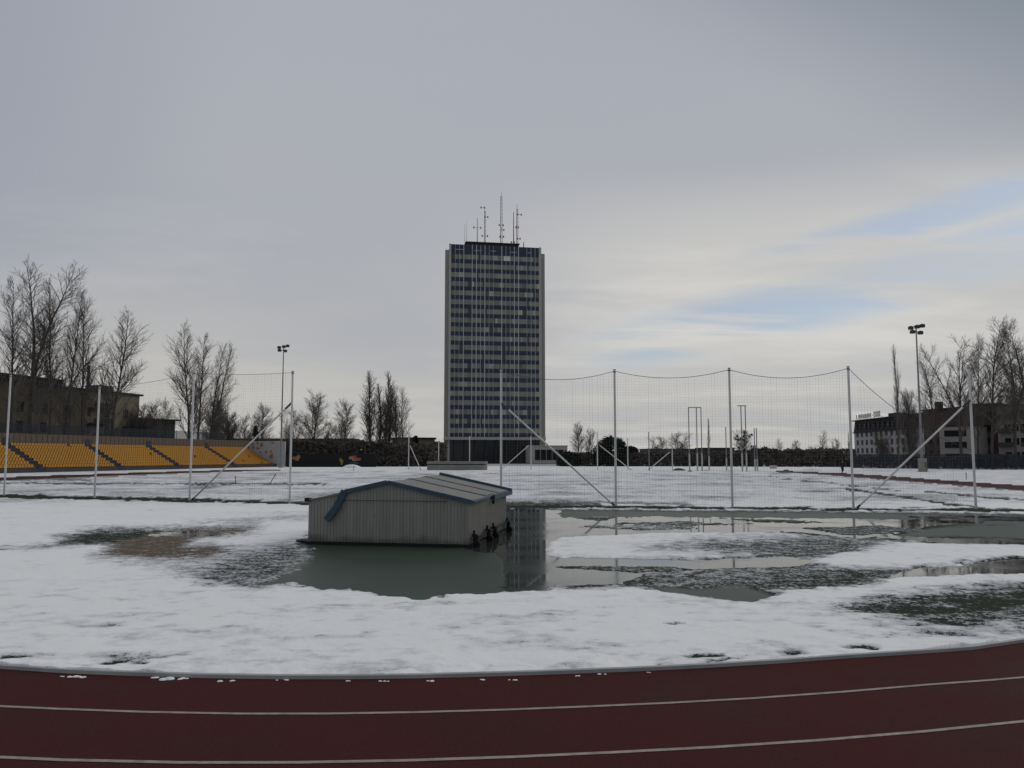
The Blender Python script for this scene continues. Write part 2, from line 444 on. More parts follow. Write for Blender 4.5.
# relief
zz = .020 + .040 * np.clip(snow, 0, 1) * (.45 + .9 * (fbm(X * .9, Y * .9, 5, 4) - .15)) + .026 * w3 * np.clip(snow, 0, 1)
bare = sstep(.75, .25, snow)
zz = zz * (1 - bare) + bare * (.012 + .015 * w2)
zz = zz * (1 - ice) + ice * np.where(snow > .6, zz, .006)
zz = np.maximum(zz, .004)
zz = zz * (1 - water) + (-.03) * water
# snow banked against the kerb, here and there spilling over it
near_k = sstep(-.9, -.05, dout) * (dout < .03)
lump = fbm(X * 1.6, Y * 1.6, 77, 4)
zz = zz * (1 - near_k) + near_k * np.clip(.050 + .16 * (lump - .47) + .03 * w3, .012, .105)
gapn = fbm(X * .8, Y * .8, 140, 3)
back_ = sstep(-.60, -.34, dout) * sstep(-.16, -.24, dout) * sstep(.63, .70, gapn)
snow -= 1.3 * back_; zz -= .03 * back_
zz = np.where(back_ > .2, np.maximum(zz, .006), zz)
ontrack = dout > .012 + .06 * np.clip(lump - .56, 0, 1)
width = np.where(RR > 35, 5.0, 10.2)
leftfar = (X < 0) & (RR > 35); width = np.where(leftfar, 8.5, width)
onred = ontrack & (dout < width + 1.6 * w1 + .8 * w2)
cover = ((np.abs(PX - 590) < 190 + 60 * w1) & (RR > 100)) | (RR > 138)  # far bend still lies under snow
onred &= ~cover
zz = np.where(onred, -.06, np.where(ontrack, np.maximum(zz, .055), zz))
snow = np.where(ontrack & ~onred, np.maximum(snow, .95), snow)

me = bpy.data.meshes.new('snowy_field')
nv = NR * NA
co = np.stack([X, Y, zz], -1).reshape(-1, 3).astype(np.float32)
me.vertices.add(nv); me.vertices.foreach_set('co', co.ravel())
ii, jj = np.meshgrid(np.arange(NR - 1), np.arange(NA - 1), indexing='ij')
a = ii * NA + jj
quads = np.stack([a, a + 1, a + NA + 1, a + NA], -1).reshape(-1, 4).astype(np.int32)
nf = len(quads)
me.loops.add(nf * 4); me.loops.foreach_set('vertex_index', quads.ravel())
me.polygons.add(nf); me.polygons.foreach_set('loop_start', np.arange(0, nf * 4, 4, dtype=np.int32))
me.polygons.foreach_set('use_smooth', np.ones(nf, bool))
me.update(calc_edges=True)
for nm, arr in (('snow', snow), ('mud', mud), ('ice', ice)):
    at = me.attributes.new(nm, 'FLOAT', 'POINT'); at.data.foreach_set('value', arr.astype(np.float32).ravel())

def field_mat():
    m = bpy.data.materials.new('melting_snow'); m.use_nodes = True; nt = m.node_tree; L = nt.links
    b = nt.nodes['Principled BSDF']
    def N(t): return nt.nodes.new(t)
    def math_(op, a, c, d=None):
        q = N('ShaderNodeMath'); q.operation = op
        for i, v in enumerate((a, c, d)):
            if v is None: continue
            if isinstance(v, (int, float)): q.inputs[i].default_value = v
            else: L.new(v, q.inputs[i])
        return q.outputs[0]
    def noise(scale, det=4, rough=.6):
        q = N('ShaderNodeTexNoise'); q.inputs['Scale'].default_value = scale; q.inputs['Detail'].default_value = det
        q.inputs['Roughness'].default_value = rough; L.new(tc.outputs['Object'], q.inputs['Vector']); return q.outputs['Fac']
    def mix(f, c0, c1):
        q = N('ShaderNodeMix'); q.data_type = 'RGBA'
        L.new(f, q.inputs[0])
        for i, c in ((6, c0), (7, c1)):
            if isinstance(c, tuple): q.inputs[i].default_value = (*c, 1)
            else: L.new(c, q.inputs[i])
        return q.outputs[2]
    tc = N('ShaderNodeTexCoord')
    asn = N('ShaderNodeAttribute'); asn.attribute_name = 'snow'
    amu = N('ShaderNodeAttribute'); amu.attribute_name = 'mud'
    nA, nB, nC, nD = noise(3.0, 5), noise(13, 5, .7), noise(34, 3), noise(.5, 5)
    aic = N('ShaderNodeAttribute'); aic.attribute_name = 'ice'
    s = math_('MULTIPLY_ADD', math_('SUBTRACT', nA, .5), 1.3, asn.outputs['Fac'])
    s = math_('MULTIPLY_ADD', math_('SUBTRACT', nB, .5), 2.1, s)
    mr = N('ShaderNodeMapRange'); mr.interpolation_type = 'SMOOTHSTEP'
    mr.inputs[1].default_value = .32; mr.inputs[2].default_value = .70
    s = math_('MULTIPLY_ADD', math_('SUBTRACT', nC, .5), 1.1, s)
    L.new(s, mr.inputs[0])
    sf = mr.outputs[0]
    grass = mix(nC, (.014, .020, .013), (.038, .048, .030))
    ice = mix(nD, (.018, .027, .020), (.030, .041, .030))
    icec = mix(nD, (.026, .040, .029), (.044, .062, .045))
    tuft = N('ShaderNodeMapRange'); tuft.inputs[1].default_value = .40; tuft.inputs[2].default_value = .6; L.new(nB, tuft.inputs[0])
    ground = mix(tuft.outputs[0], ice, grass)
    mudc = mix(nB, (.075, .058, .042), (.15, .12, .088))
    mf = math_('MULTIPLY_ADD', math_('SUBTRACT', nA, .5), 1.2, amu.outputs['Fac'])
    mr2 = N('ShaderNodeMapRange'); mr2.inputs[1].default_value = .35; mr2.inputs[2].default_value = .75; L.new(mf, mr2.inputs[0])
    ground = mix(mr2.outputs[0], ground, mudc)
    ground = mix(aic.outputs['Fac'], ground, icec)
    # snow: wetter, greyer where thin
    thin = N('ShaderNodeMapRange'); thin.interpolation_type = 'SMOOTHSTEP'
    thin.inputs[1].default_value = .50; thin.inputs[2].default_value = 1.30; sm = math_('MULTIPLY_ADD', math_('SUBTRACT', nA, .5), 1.3, asn.outputs['Fac'])
    sm = math_('MULTIPLY_ADD', math_('SUBTRACT', nD, .5), 1.0, sm)
    sm = math_('MULTIPLY_ADD', math_('SUBTRACT', nB, .5), .5, sm)
    L.new(sm, thin.inputs[0])
    snowc = mix(thin.outputs[0], (.42, .43, .45), (.775, .778, .785))
    snowc = mix(math_('MULTIPLY', math_('GREATER_THAN', nC, .70), .12), snowc, (.35, .35, .35))
    L.new(mix(sf, ground, snowc), b.inputs['Base Color'])
    rr = N('ShaderNodeMapRange'); rr.inputs[3].default_value = .92; rr.inputs[4].default_value = .88
    L.new(sf, rr.inputs[0])
    rough = math_('MULTIPLY', rr.outputs[0], math_('SUBTRACT', 1., math_('MULTIPLY', math_('SUBTRACT', 1., sf), math_('MULTIPLY', aic.outputs['Fac'], .55))))
    L.new(rough, b.inputs['Roughness'])
    L.new(math_('MULTIPLY_ADD', aic.outputs['Fac'], .06, .04), b.inputs['Specular IOR Level'])
    bp = N('ShaderNodeBump'); bp.inputs['Strength'].default_value = .42; bp.inputs['Distance'].default_value = .05
    hh = math_('MULTIPLY_ADD', nC, .25, math_('MULTIPLY_ADD', nB, .6, sf))
    hh = math_('MULTIPLY', hh, math_('SUBTRACT', 1., math_('MULTIPLY', aic.outputs['Fac'], math_('SUBTRACT', 1., sf))))
    L.new(hh, bp.inputs['Height']); L.new(bp.outputs['Normal'], b.inputs['Normal'])
    return m
me.materials.append(field_mat())
fo = bpy.data.objects.new('snowy_field', me); COL.objects.link(fo); fo['kind'] = 'structure'

# standing water: one level sheet that shows wherever the ground dips below it
wm = bpy.data.materials.new('meltwater'); wm.use_nodes = True
b = wm.node_tree.nodes['Principled BSDF']
b.inputs['Base Color'].default_value = (.030, .037, .031, 1); b.inputs['Roughness'].default_value = .025
b.inputs['IOR'].default_value = 1.33
tcw = wm.node_tree.nodes.new('ShaderNodeTexCoord'); nw = wm.node_tree.nodes.new('ShaderNodeTexNoise')
nw.inputs['Scale'].default_value = .55; nw.inputs['Detail'].default_value = 3
rw = wm.node_tree.nodes.new('ShaderNodeMapRange'); rw.inputs[1].default_value = .47; rw.inputs[2].default_value = .62
rw.inputs[3].default_value = .03; rw.inputs[4].default_value = .16
wm.node_tree.links.new(tcw.outputs['Object'], nw.inputs['Vector']); wm.node_tree.links.new(nw.outputs['Fac'], rw.inputs[0])
wm.node_tree.links.new(rw.outputs[0], b.inputs['Roughness'])
nr_ = wm.node_tree.nodes.new('ShaderNodeTexNoise'); nr_.inputs['Scale'].default_value = 5.; nr_.inputs['Detail'].default_value = 2
bw_ = wm.node_tree.nodes.new('ShaderNodeBump'); bw_.inputs['Strength'].default_value = .06; bw_.inputs['Distance'].default_value = .004
wm.node_tree.links.new(tcw.outputs['Object'], nr_.inputs['Vector']); wm.node_tree.links.new(nr_.outputs['Fac'], bw_.inputs['Height']); wm.node_tree.links.new(bw_.outputs['Normal'], b.inputs['Normal'])
wb = MB(); wb.add([(-18, 13, 0), (8, 12.2, 0), (16, 20, 0), (30, 40.5, 0), (-18, 40.5, 0)], [(0, 1, 2, 3, 4)])
tag(wb.build('water', wm), kind='structure')

# the land round about, out to the horizon
gm = mat('winter_ground', (.40, .40, .40), .95, .1, 0, .75, 0, .05)
gb = MB(); gb.add([(-4000, -4000, -.12), (4000, -4000, -.12), (4000, 4000, -.12), (-4000, 4000, -.12)], [(0, 1, 2, 3)])
tag(gb.build('ground', gm), kind='structure')

# crumbs of snow lying on the track along the kerb
cb = MB(); rs = random.Random(3)
for px, py, r in ((75, 677, .075), (82, 677, .05), (160, 677.5, .05), (172, 679, .10), (184, 679, .07), (227, 681, .055), (281, 680, .045), (385, 681, .05), (431, 681, .05), (480, 680, .04), (575, 676, .035), (602, 674, .04), (345, 681, .03), (60, 676.5, .03), (514, 680, .035), (650, 672.5, .03)):
    x, y = gnd(px, py, TZ)
    for k in range(3):
        cx, cy = x + rs.uniform(-r, r) * 1.5, y + rs.uniform(-.3, .3) * r; q = r * rs.uniform(.22, .45)
        vs = [(cx, cy, TZ + q * rs.uniform(.35, .55))]
        for ring, (rr_, hh_) in enumerate(((.6, .38), (1., .0))):
            for t in range(7):
                a_ = t / 7 * 6.283; j = rs.uniform(.75, 1.2)
                vs.append((cx + math.cos(a_) * q * rr_ * j * 1.4, cy + math.sin(a_) * q * rr_ * j, TZ + q * hh_))
        fs = [(0, 1 + t, 1 + (t + 1) % 7) for t in range(7)] + [(1 + t, 8 + t, 8 + (t + 1) % 7, 1 + (t + 1) % 7) for t in range(7)]
        cb.add(vs, fs)
tag(cb.build('snow_crumbs', M['snowtop'], smooth=True), kind='stuff')

# ------------------------------------------------------------------ the mat shed standing in the pool
W, D, HE, HP = 4.42, 4.85, 1.20, 1.66
fx, fy = gnd(468.7, 548)
SY = R(-11)
shed = thing('storage_shed', 'low grey corrugated shed with damaged blue roof trim standing in a meltwater pool', 'shed', (fx, fy, 0), SY)
# local frame: x from -W (left) to 0 (right), y away from the front
def gable(x): return HE + (HP - HE) * (1 - abs(x + W / 2) / (W / 2))
def ribbed(x0, y0, x1, y1, zb, ztop, pitch, amp, nx, ny):
    """vertical corrugation between two points; ztop(u) with u metres along"""
    mb = MB(); L = math.hypot(x1 - x0, y1 - y0); ux, uy = (x1 - x0) / L, (y1 - y0) / L
    us = [0]; k = 0; ds = []
    u = 0
    prof = [(0, 0), (.50, 0), (.58, 1), (.80, 1), (.88, 0)]
    pts = []
    while u < L:
        for fr, a in prof:
            if u + fr * pitch <= L: pts.append((u + fr * pitch, a * amp))
        u += pitch
    pts.append((L, 0))
    if ztop(0) != ztop(L / 2):
        pts.append((L / 2, 0)); pts.sort()
    vs = []
    for q, a in pts:
        for z in (zb, ztop(q)):
            vs.append((x0 + ux * q + nx * a, y0 + uy * q + ny * a, z))
    fs = [(2 * i, 2 * i + 2, 2 * i + 3, 2 * i + 1) for i in range(len(pts) - 1)]
    return mb.add(vs, fs)
ZB = .085
front = ribbed(-W, 0, 0, 0, ZB, lambda u: gable(u - W) - .01, .092, .013, 0, -1)
o = front.build('front_wall', M['wall_cor'], shed)
sm = MB(); sm.box((-W * .46, -.026, HE - .02), (W * .66, .012, .014))
sm.build('wall_seam', M['post_dark'], o)
back = ribbed(0, D, -W, D, ZB, lambda u: gable(-u) - .01, .125, .022, 0, 1)
back.build('back_wall', M['wall_cor'], shed)
ribbed(0, 0, 0, D, ZB, lambda u: HE - .01, .10, .010, 1, 0).build('side_wall', M['wall_side'], shed)
ribbed(-W, D, -W, 0, ZB, lambda u: HE - .01, .10, .010, -1, 0).build('side_wall', M['wall_side'], shed)
# roof: two slopes of three overlapping sheets, slightly different heights
sl = (HP - HE) / (W / 2)
def slope(side, y0, y1, lift, over, th=.025):
    mb = MB(); xs = (-W / 2, 0 + over) if side > 0 else (-W / 2, -W - over)
    zs = (HP + lift, HE - sl * over + lift)
    vs = []
    for y in (y0, y1):
        for x, z in zip(xs, zs): vs += [(x, y, z + .03), (x, y, z + .03 - th)]
    # 0 ridge top,1 ridge bot,2 eave top,3 eave bot | 4..7 second y
    return mb.add(vs, [(0, 2, 6, 4), (1, 5, 7, 3), (0, 1, 3, 2), (4, 6, 7, 5), (2, 3, 7, 6), (0, 4, 5, 1)])
for side in (1, -1):
    for k, (y0, y1, lf) in enumerate(((-.02, 1.9, .0), (1.87, 3.4, .026), (3.37, 5.08, .052))):
        ov = .06 if side > 0 else (.03 if k else -.0)
        sh = slope(side, y0, y1, lf, ov)
        if side < 0:   # the left slope sags towards its eave
            sh.v = [(x, y, z - (.05 if x < -W * .9 else 0)) for x, y, z in sh.v]
        sh.build('roof_sheet', M['roof'], shed)
def trim(pts, w, h, name='blue_trim', m='blue', label=None):
    """L-section flashing along a line: a face and a top flange"""
    mb = MB()
    for (p, q) in zip(pts[:-1], pts[1:]):
        p, q = Vector(p), Vector(q); d = (q - p).normalized()
        side = Vector((d.y, -d.x, 0))
        if side.length < .1: side = Vector((1, 0, 0))
        side.normalize()
        up = side.cross(d) * -1 if side.cross(d).z < 0 else side.cross(d)
        c = [p - side * w / 2 - up * h / 2, p + side * w / 2 - up * h / 2, p + side * w / 2 + up * h / 2, p - side * w / 2 + up * h / 2]
        e = [v + (q - p) for v in c]
        mb.add(c + e, [(3, 2, 1, 0), (4, 5, 6, 7), (0, 1, 5, 4), (1, 2, 6, 5), (2, 3, 7, 6), (3, 0, 4, 7)])
    o = mb.build(name, M[m], shed)
    if label: o['label'] = label
    return o
yf = -.055
trim([(-W / 2 + .02, yf, HP + .005), (.09, yf, HE - .025)], .05, .10)
trim([(-W * .765, yf, gable(-W * .765) - .01), (-W / 2, yf, HP + .005)], .05, .11)
trim([(-W * .765, yf - .02, gable(-W * .765) + .02), (-W * .815, yf - .05, .98), (-W * .873, yf - .06, .66)], .05, .17, 'loose_trim', 'blue', 'blue trim torn loose and hanging down')
trim([(-W - .05, yf + .02, HE - .03), (-W * .77, yf + .02, gable(-W * .77) - .045)], .03, .035, 'bare_edge', 'roof')
eb = MB(); eb.box((-W - .035, .03, HE - .02), (.13, .18, .10)); eb.build('eave_cap', M['black'], shed)
trim([(-W / 2 + .3, 1.9, HP - .045), (-.05, 1.9, HE + .04)], .10, .035)
trim([(-W / 2 + .4, 3.4, HP - .03), (-.05, 3.4, HE + .06)], .06, .03)
trim([(-W / 2, D + .07, HP + .10), (.16, D + .07, HE + .055)], .12, .13)
trim([(.075, .02, HE - .03), (.085, .7, HE - .015), (.10, 1.5, HE - .005), (.095, 2.1, HE + .045), (.085, 2.35, HE + .06)], .14, .035, 'eave_trim', 'blue', 'bent blue eave trim')
trim([(.10, 2.55, HE - .03), (.10, 3.7, HE - .02), (.12, 5.1, HE - .01)], .07, .13, 'eave_trim', 'blue')
hk = MB(); hk.tube([(.10, 2.45, HE + .02), (.11, 2.47, HE - .12)], .018, 6); hk.box((.11, 2.47, HE - .17), (.06, .10, .10)); hk.build('latch', M['black'], shed)
rb = MB(); rb.box((-W * .5, .0, .035), (W + .12, .10, .08)); rb.box((.06, D / 2, .035), (.08, D, .07)); rb.box((-W - .02, D / 2, .035), (.08, D, .07)); rb.box((-W * .5, D, .035), (W, .08, .07))
rb.build('base_rail', M['black'], shed)
st = MB(); st.box((-W - .24, .2, .05), (.36, .06, .05), .2); st.build('tow_bar', M['black'], shed)
for y in (.22, 1.75, 2.55, 4.55):
    cs = MB()
    cs.box((.10, y, .30), (.11, .13, .07)); cs.box((.13, y - .05, .20), (.10, .02, .22)); cs.box((.13, y + .05, .20), (.10, .02, .22))
    cs.tube([(.08, y, .33), (.09, y, .43)], .03, 8)
    c = cs.build('castor', M['black'], shed)
    wv = MB(); wv.tube([(.16, y - .035, .075), (.16, y + .035, .075)], .10, 14); wv.build('wheel', M['black'], c)
cn = MB(); cn.tube([(.08, .25, .24), (.10, 1.0, .20), (.09, 1.7, .27), (.10, 2.5, .24), (.09, 3.6, .30), (.09, 4.6, .30)], .03, 6); cn.build('drag_bar', M['black'], shed)

# ------------------------------------------------------------------ net posts and nets
def post(px, py, ptop, label, group, r=.056, base=None, brace=None, m='post', cap=True, cat='net post', name='net_post'):
    x, y = base if base else gnd(px, py)
    h = P(px, ptop, y).z
    t = thing(name, label, cat, (x, y, 0), 0, group)
    mb = MB(); mb.tube([(0, 0, -.1), (0, 0, h * .5), (0, 0, h)], [r, r * .97, r * .92], 12); mb.build('pole', M[m], t, smooth=False)
    if cap:
        mb = MB(); mb.tube([(0, 0, h), (0, 0, h + .03)], r * 1.25, 10); mb.tube([(0, 0, h - .12), (0, 0, h - .06)], r * 1.3, 10); mb.build('cap', M['post_grey'], t)
    if brace:
        bz, fx_, fy_ = brace      # height of the upper end on this post, foot position
        mb = MB(); foot = Vector((fx_ - x, fy_ - y, .05)); top = Vector((0, -.0, bz))
        d = (foot - top).normalized()
        mb.tube([top + d * .25, foot], r * .80, 10); o = mb.build('brace', M[m], t)
        mb = MB(); mb.tube([top - d * .02, top + d * .5], r * .93, 10); mb.build('clamp', M['post_dark'], o)
        mb = MB(); mb.tube([foot - d * .18, foot], r * .9, 10); mb.build('foot_clamp', M['post_dark'], o)
    return t, Vector((x, y, h))

NG = 'tall net posts across the near end of the pitch'
lp = [(4, 495.5, 375), (94.5, 498, 387), (189.5, 500.5, 372), (289.5, 503.5, 371.5)]
rp = [(501, 505.5, 370), (616, 506.5, 370), (732.5, 508, 368.5), (853.5, 509, 367), (976, 509, 366)]
LL = ['tall grey net post nearest the left edge of the picture', 'net post in front of the yellow seats, second from the left edge',
      'net post with the foot of a long sloping brace, before the yellow seats', 'net post with a brace sloping down to its left, beside the floodlight mast']
RL = ['net post rising behind the right end of the shed, in front of the tower', 'net post just right of the tower with a brace ending at its foot',
      'middle post of the net right of the tower', 'net post left of the white hotel with a brace ending at its foot', 'net post with a long brace, in front of the bare trees at right edge']
Lb = [gnd(a, b_) for a, b_, c in lp]; Rb = [gnd(a, b_) for a, b_, c in rp]
Lt, Rt = [], []
for i, (a, b_, c) in enumerate(lp):
    br = None
    if i == 3: br = (P(290, 402.5, Lb[3][1]).z, Lb[2][0] + .15, Lb[2][1] - .02)
    Lt.append(post(a, b_, c, LL[i], NG, brace=br)[1])
for i, (a, b_, c) in enumerate(rp):
    br = None
    if i == 0: br = (P(501, 403, Rb[0][1]).z, Rb[1][0] - .08, Rb[1][1] - .02)
    if i == 4: br = (P(974, 400, Rb[4][1]).z, Rb[3][0] + .15, Rb[3][1] - .02)
    Rt.append(post(a, b_, c, RL[i], NG, brace=br)[1])

def net(name, label, tops, sags, cell, r, rope_r, zb=.12, ends=None):
    t = thing(name, label, 'net', (tops[0].x, tops[0].y, 0))
    org = Vector((tops[0].x, tops[0].y, 0))
    rp_ = MB(); cd = MB()
    for i in range(len(tops) - 1):
        A, B = tops[i] - org, tops[i + 1] - org
        L = (Vector((B.x, B.y, 0)) - Vector((A.x, A.y, 0))).length
        za, zb_ = A.z - .05, B.z - .05
        if ends and i in ends: za, zb_ = ends[i][0] or za, ends[i][1] or zb_
        top = lambda u: za + (zb_ - za) * u - 4 * sags[i] * u * (1 - u)
        pt = lambda u, z: (A.x + (B.x - A.x) * u, A.y + (B.y - A.y) * u, z)
        rp_.tube([pt(k / 24, top(k / 24)) for k in range(25)], rope_r, 5)
        nv_ = int(L / cell)
        for k in range(1, nv_):
            u = k / nv_ + random.uniform(-.0012, .0012)
            tz = top(u)
            cd.tube([pt(u, tz), pt(u + random.uniform(-.002, .002), tz * .5), pt(u, zb)], r * random.choice((.7, .9, 1.5)), 3, cap=False)
        nh = int((max(za, zb_)) / cell)
        for k in range(nh):
            z = zb + k * cell + random.uniform(-.004, .004)
            us = [j / 40 for j in range(41) if top(j / 40) > z + .02]
            # split into contiguous runs
            run = []
            for u in us + [9]:
                if run and u - run[-1] > .026:
                    if len(run) > 1:
                        cd.tube([pt(q, z) for q in (run[0], run[len(run) // 2], run[-1])], r * .75, 3, cap=False)
                    run = []
                run.append(u)
    rp_.build('top_rope', M['rope'], t)
    cd.build('netting', M['net'], t)
    return t
net('safety_net', 'fine dark safety net hung between the left group of tall posts', Lt, [.12, .12, .1], .15, .0021, .010)
net('safety_net', 'fine dark safety net sagging between the tall posts right of the tower', Rt, [.42, .36, .42, .5], .13, .0022, .013, ends={3: (None, 2.6)})

# ------------------------------------------------------------------ far end: nets posts, throwing cage
FG = 'thin net posts at the far end of the pitch'
def far_post(px, py, ptop, label, brace=None, r=.085, m='post', depth=None):
    x, y = gnd(px, py)
    br = None
    if brace: bx, by, fx_, fy_ = brace; q = gnd(fx_, fy_); br = (P(bx, by, y).z, q[0], y + .6)
    return post(px, py, ptop, label, FG, r=r, base=(x, y), brace=br, m=m, cap=False)[1]
fp = []
fp.append(far_post(408.5, 470.3, 433, 'thin far post with a white brace leaning down to its right, by the small conifer', (408.5, 443, 432, 468.5)))
fp.append(far_post(438.5, 470.3, 442, 'thin far post above the left part of the long grey mat cover'))
fp.append(far_post(469.5, 470.3, 436, 'thin far post above the right part of the long grey mat cover'))
fp.append(far_post(531, 470.3, 436, 'thin far post at foot of the tower with a brace down to its left', (531, 443.5, 503, 467.5)))
fp2 = []
fp2.append(far_post(597.5, 470.3, 432, 'thin far post by the round dark evergreen with a brace down to its right', (597.5, 443.5, 625, 469.5)))
fp2.append(far_post(628, 470.3, 438, 'thin far post on right side of the round dark evergreen'))
fp2.append(far_post(649.3, 470.8, 432, 'dark far post with a white brace touching its foot', m='post_grey'))
fp2.append(far_post(672.5, 470.3, 433, 'far post beside the low green mound with a brace down to its left', (666, 450, 651, 470.5)))

def cage_gate(pxs, top, base, bar, label):
    x0, y0 = gnd(pxs[0], base); t = thing('cage_gate', label, 'throwing cage', (x0, y0, 0), 0, 'posts and gates of the far throwing cage')
    for px in pxs:
        x = P(px, base, y0).x - x0; h = P(px, top, y0).z
        mb = MB(); mb.tube([(x, 0, -.1), (x, 0, h)], .075, 8); mb.build('pole', M['post_grey'], t)
        mb = MB(); mb.tube([(x, 0, 0), (x, 0, h * .28)], .12, 8); mb.build('pole_sleeve', M['pale'], t)
    if bar:
        h = P(pxs[0], top, y0).z; mb = MB()
        mb.tube([(P(bar[0], base, y0).x - x0, 0, h), (P(bar[1], base, y0).x - x0, 0, h)], .07, 8); mb.build('top_bar', M['post_grey'], t)
cage_gate((689.7, 697.6, 702.2), 407.5, 471.3, (689.5, 702.4), 'three far cage poles joined by a bar across the top')
cage_gate((742.5, 746.8), 405.8, 472, (739, 748), 'pair of far cage poles with a short bar across the top')
cage_gate((755.2, 757.4), 428, 471.2, None, 'two close low cage poles right of the taller barred pair')
cage_gate((709.3,), 419, 470.8, None, 'single cage pole left of the pale wall sign')
cage_gate((726.7,), 427, 470.6, None, 'single cage pole right of the pale wall sign')

# small things on the field
def stake(px, py, ptop, label, lean=0.):
    x, y = gnd(px, py); h = P(px, ptop, y).z
    t = thing('marker_stake', label, 'stake', (x, y, 0), 0, 'thin stakes standing in the snow')
    mb = MB(); mb.tube([(0, 0, -.05), (lean, 0, h)], .03, 6); mb.build('stick', M['post_dark'], t)
    mb = MB(); mb.box((lean, 0, h * .92), (.09, .02, h * .14)); mb.build('flag', M['post_grey'], t)
stake(235.3, 484.5, 476, 'upright thin stake in the snow before the grandstand end')
stake(269.5, 484, 474, 'tilted thin stake in the snow by the foot of the left net', .5)
stake(966.5, 480, 472.5, 'thin stake in the snow near the right edge of the picture')
stake(353.5, 471.5, 466, 'short stake in the snow before the painted black wall')

def mound(px0, px1, py, ptop, label, m, cat, name):
    x, y = gnd((px0 + px1) / 2, py); w = abs(P(px1, py, y).x - P(px0, py, y).x) / 2; h = P(px0, ptop, y).z
    mb = MB(); rs = random.Random(px0); vs = []; nn = 14; rings = ((1, -.05), (.85, .45), (.5, .85), (.2, 1.))
    for k, hh in rings:
        for t in range(nn): a_ = t / nn * 6.283; j = rs.uniform(.85, 1.1); vs.append((math.cos(a_) * w * k * j, math.sin(a_) * w * .6 * k * j, h * hh * rs.uniform(.9, 1.05)))
    fs = [(r_ * nn + t, r_ * nn + (t + 1) % nn, (r_ + 1) * nn + (t + 1) % nn, (r_ + 1) * nn + t) for r_ in range(3) for t in range(nn)] + [tuple(3 * nn + t for t in range(nn))]
    mb.add(vs, fs); o = mb.build(name, M[m], None, (x, y, 0), smooth=True); tag(o, label, cat)
mound(672, 686, 470.8, 468.2, 'low dark green mound under a cover beside the cage poles', 'green_tarp', 'covered mound', 'covered_mound')
mound(687.5, 693, 471.8, 470.4, 'small black heap at the foot of the three barred cage poles', 'black', 'heap', 'heap')
mound(341, 362, 468, 464.6, 'small heap of shovelled snow before the painted black wall', 'snowtop', 'snow heap', 'snow_heap')
mound(405, 424, 469.5, 466.8, 'shovelled snow heap left of the long grey mat cover', 'snowtop', 'snow heap', 'snow_heap')
mound(800, 822, 470.5, 468.0, 'low snow bank where the far bend of the track begins', 'snowtop', 'snow heap', 'snow_heap')

def small_box(px0, px1, py, ptop, depth, label, name, cat, m, lid='post_grey'):
    x, y = gnd((px0 + px1) / 2, py); w = abs(P(px1, py, y).x - P(px0, py, y).x); h = P(px0, ptop, y).z
    t = thing(name, label, cat, (x, y, 0))
    mb = MB(); mb.box((0, 0, h * .46), (w, depth, h * .92)); mb.build('body', M[m], t)
    mb = MB(); mb.box((0, 0, h * .96), (w + .1, depth + .1, h * .08)); mb.build('lid', M[lid], t)
small_box(770.5, 776, 469, 465.2, 1., 'pale box standing at the foot of the long dark hedge', 'equipment_box', 'box', 'pale')
small_box(784.5, 788, 472, 469.6, .6, 'small grey box beside the start of the red far bend', 'marker_box', 'box', 'concrete')
small_box(361.3, 366.6, 467, 455, 1.2, 'tall pale cabinet at right end of the painted black wall', 'cabinet', 'cabinet', 'pale')

# long grey mat cover with a rounded right end
x0, y0 = gnd(427, 470.5); x1 = P(487, 470.5, y0).x; hm = P(440, 461.5, y0).z
mc = thing('mat_cover', 'long low grey jump mat under a cover with rounded right end', 'landing mat', (x0, y0, 0))
Lm = x1 - x0
base = [(0, 0)] + [(Lm - 1.2 + 1.2 * math.cos(a_), 1.8 + 1.8 * math.sin(a_)) for a_ in [R(d) for d in range(-90, 91, 15)]] + [(0, 3.6)]
mb = MB(); mb.prism(base, 0, hm * .62); mb.build('mat_body', M['tarp'], mc)
mb = MB(); mb.prism([(p[0] * 1.01 - .05, p[1] * 1.02 - .03) for p in base], hm * .62 + .15, hm); mb.build('mat_top', M['tarp'], mc)
mb = MB(); mb.prism([(.3 + p[0] * .96, .12 + p[1] * .94) for p in base], hm * .62, hm * .62 + .15); mb.build('dark_gap', M['black'], mc)

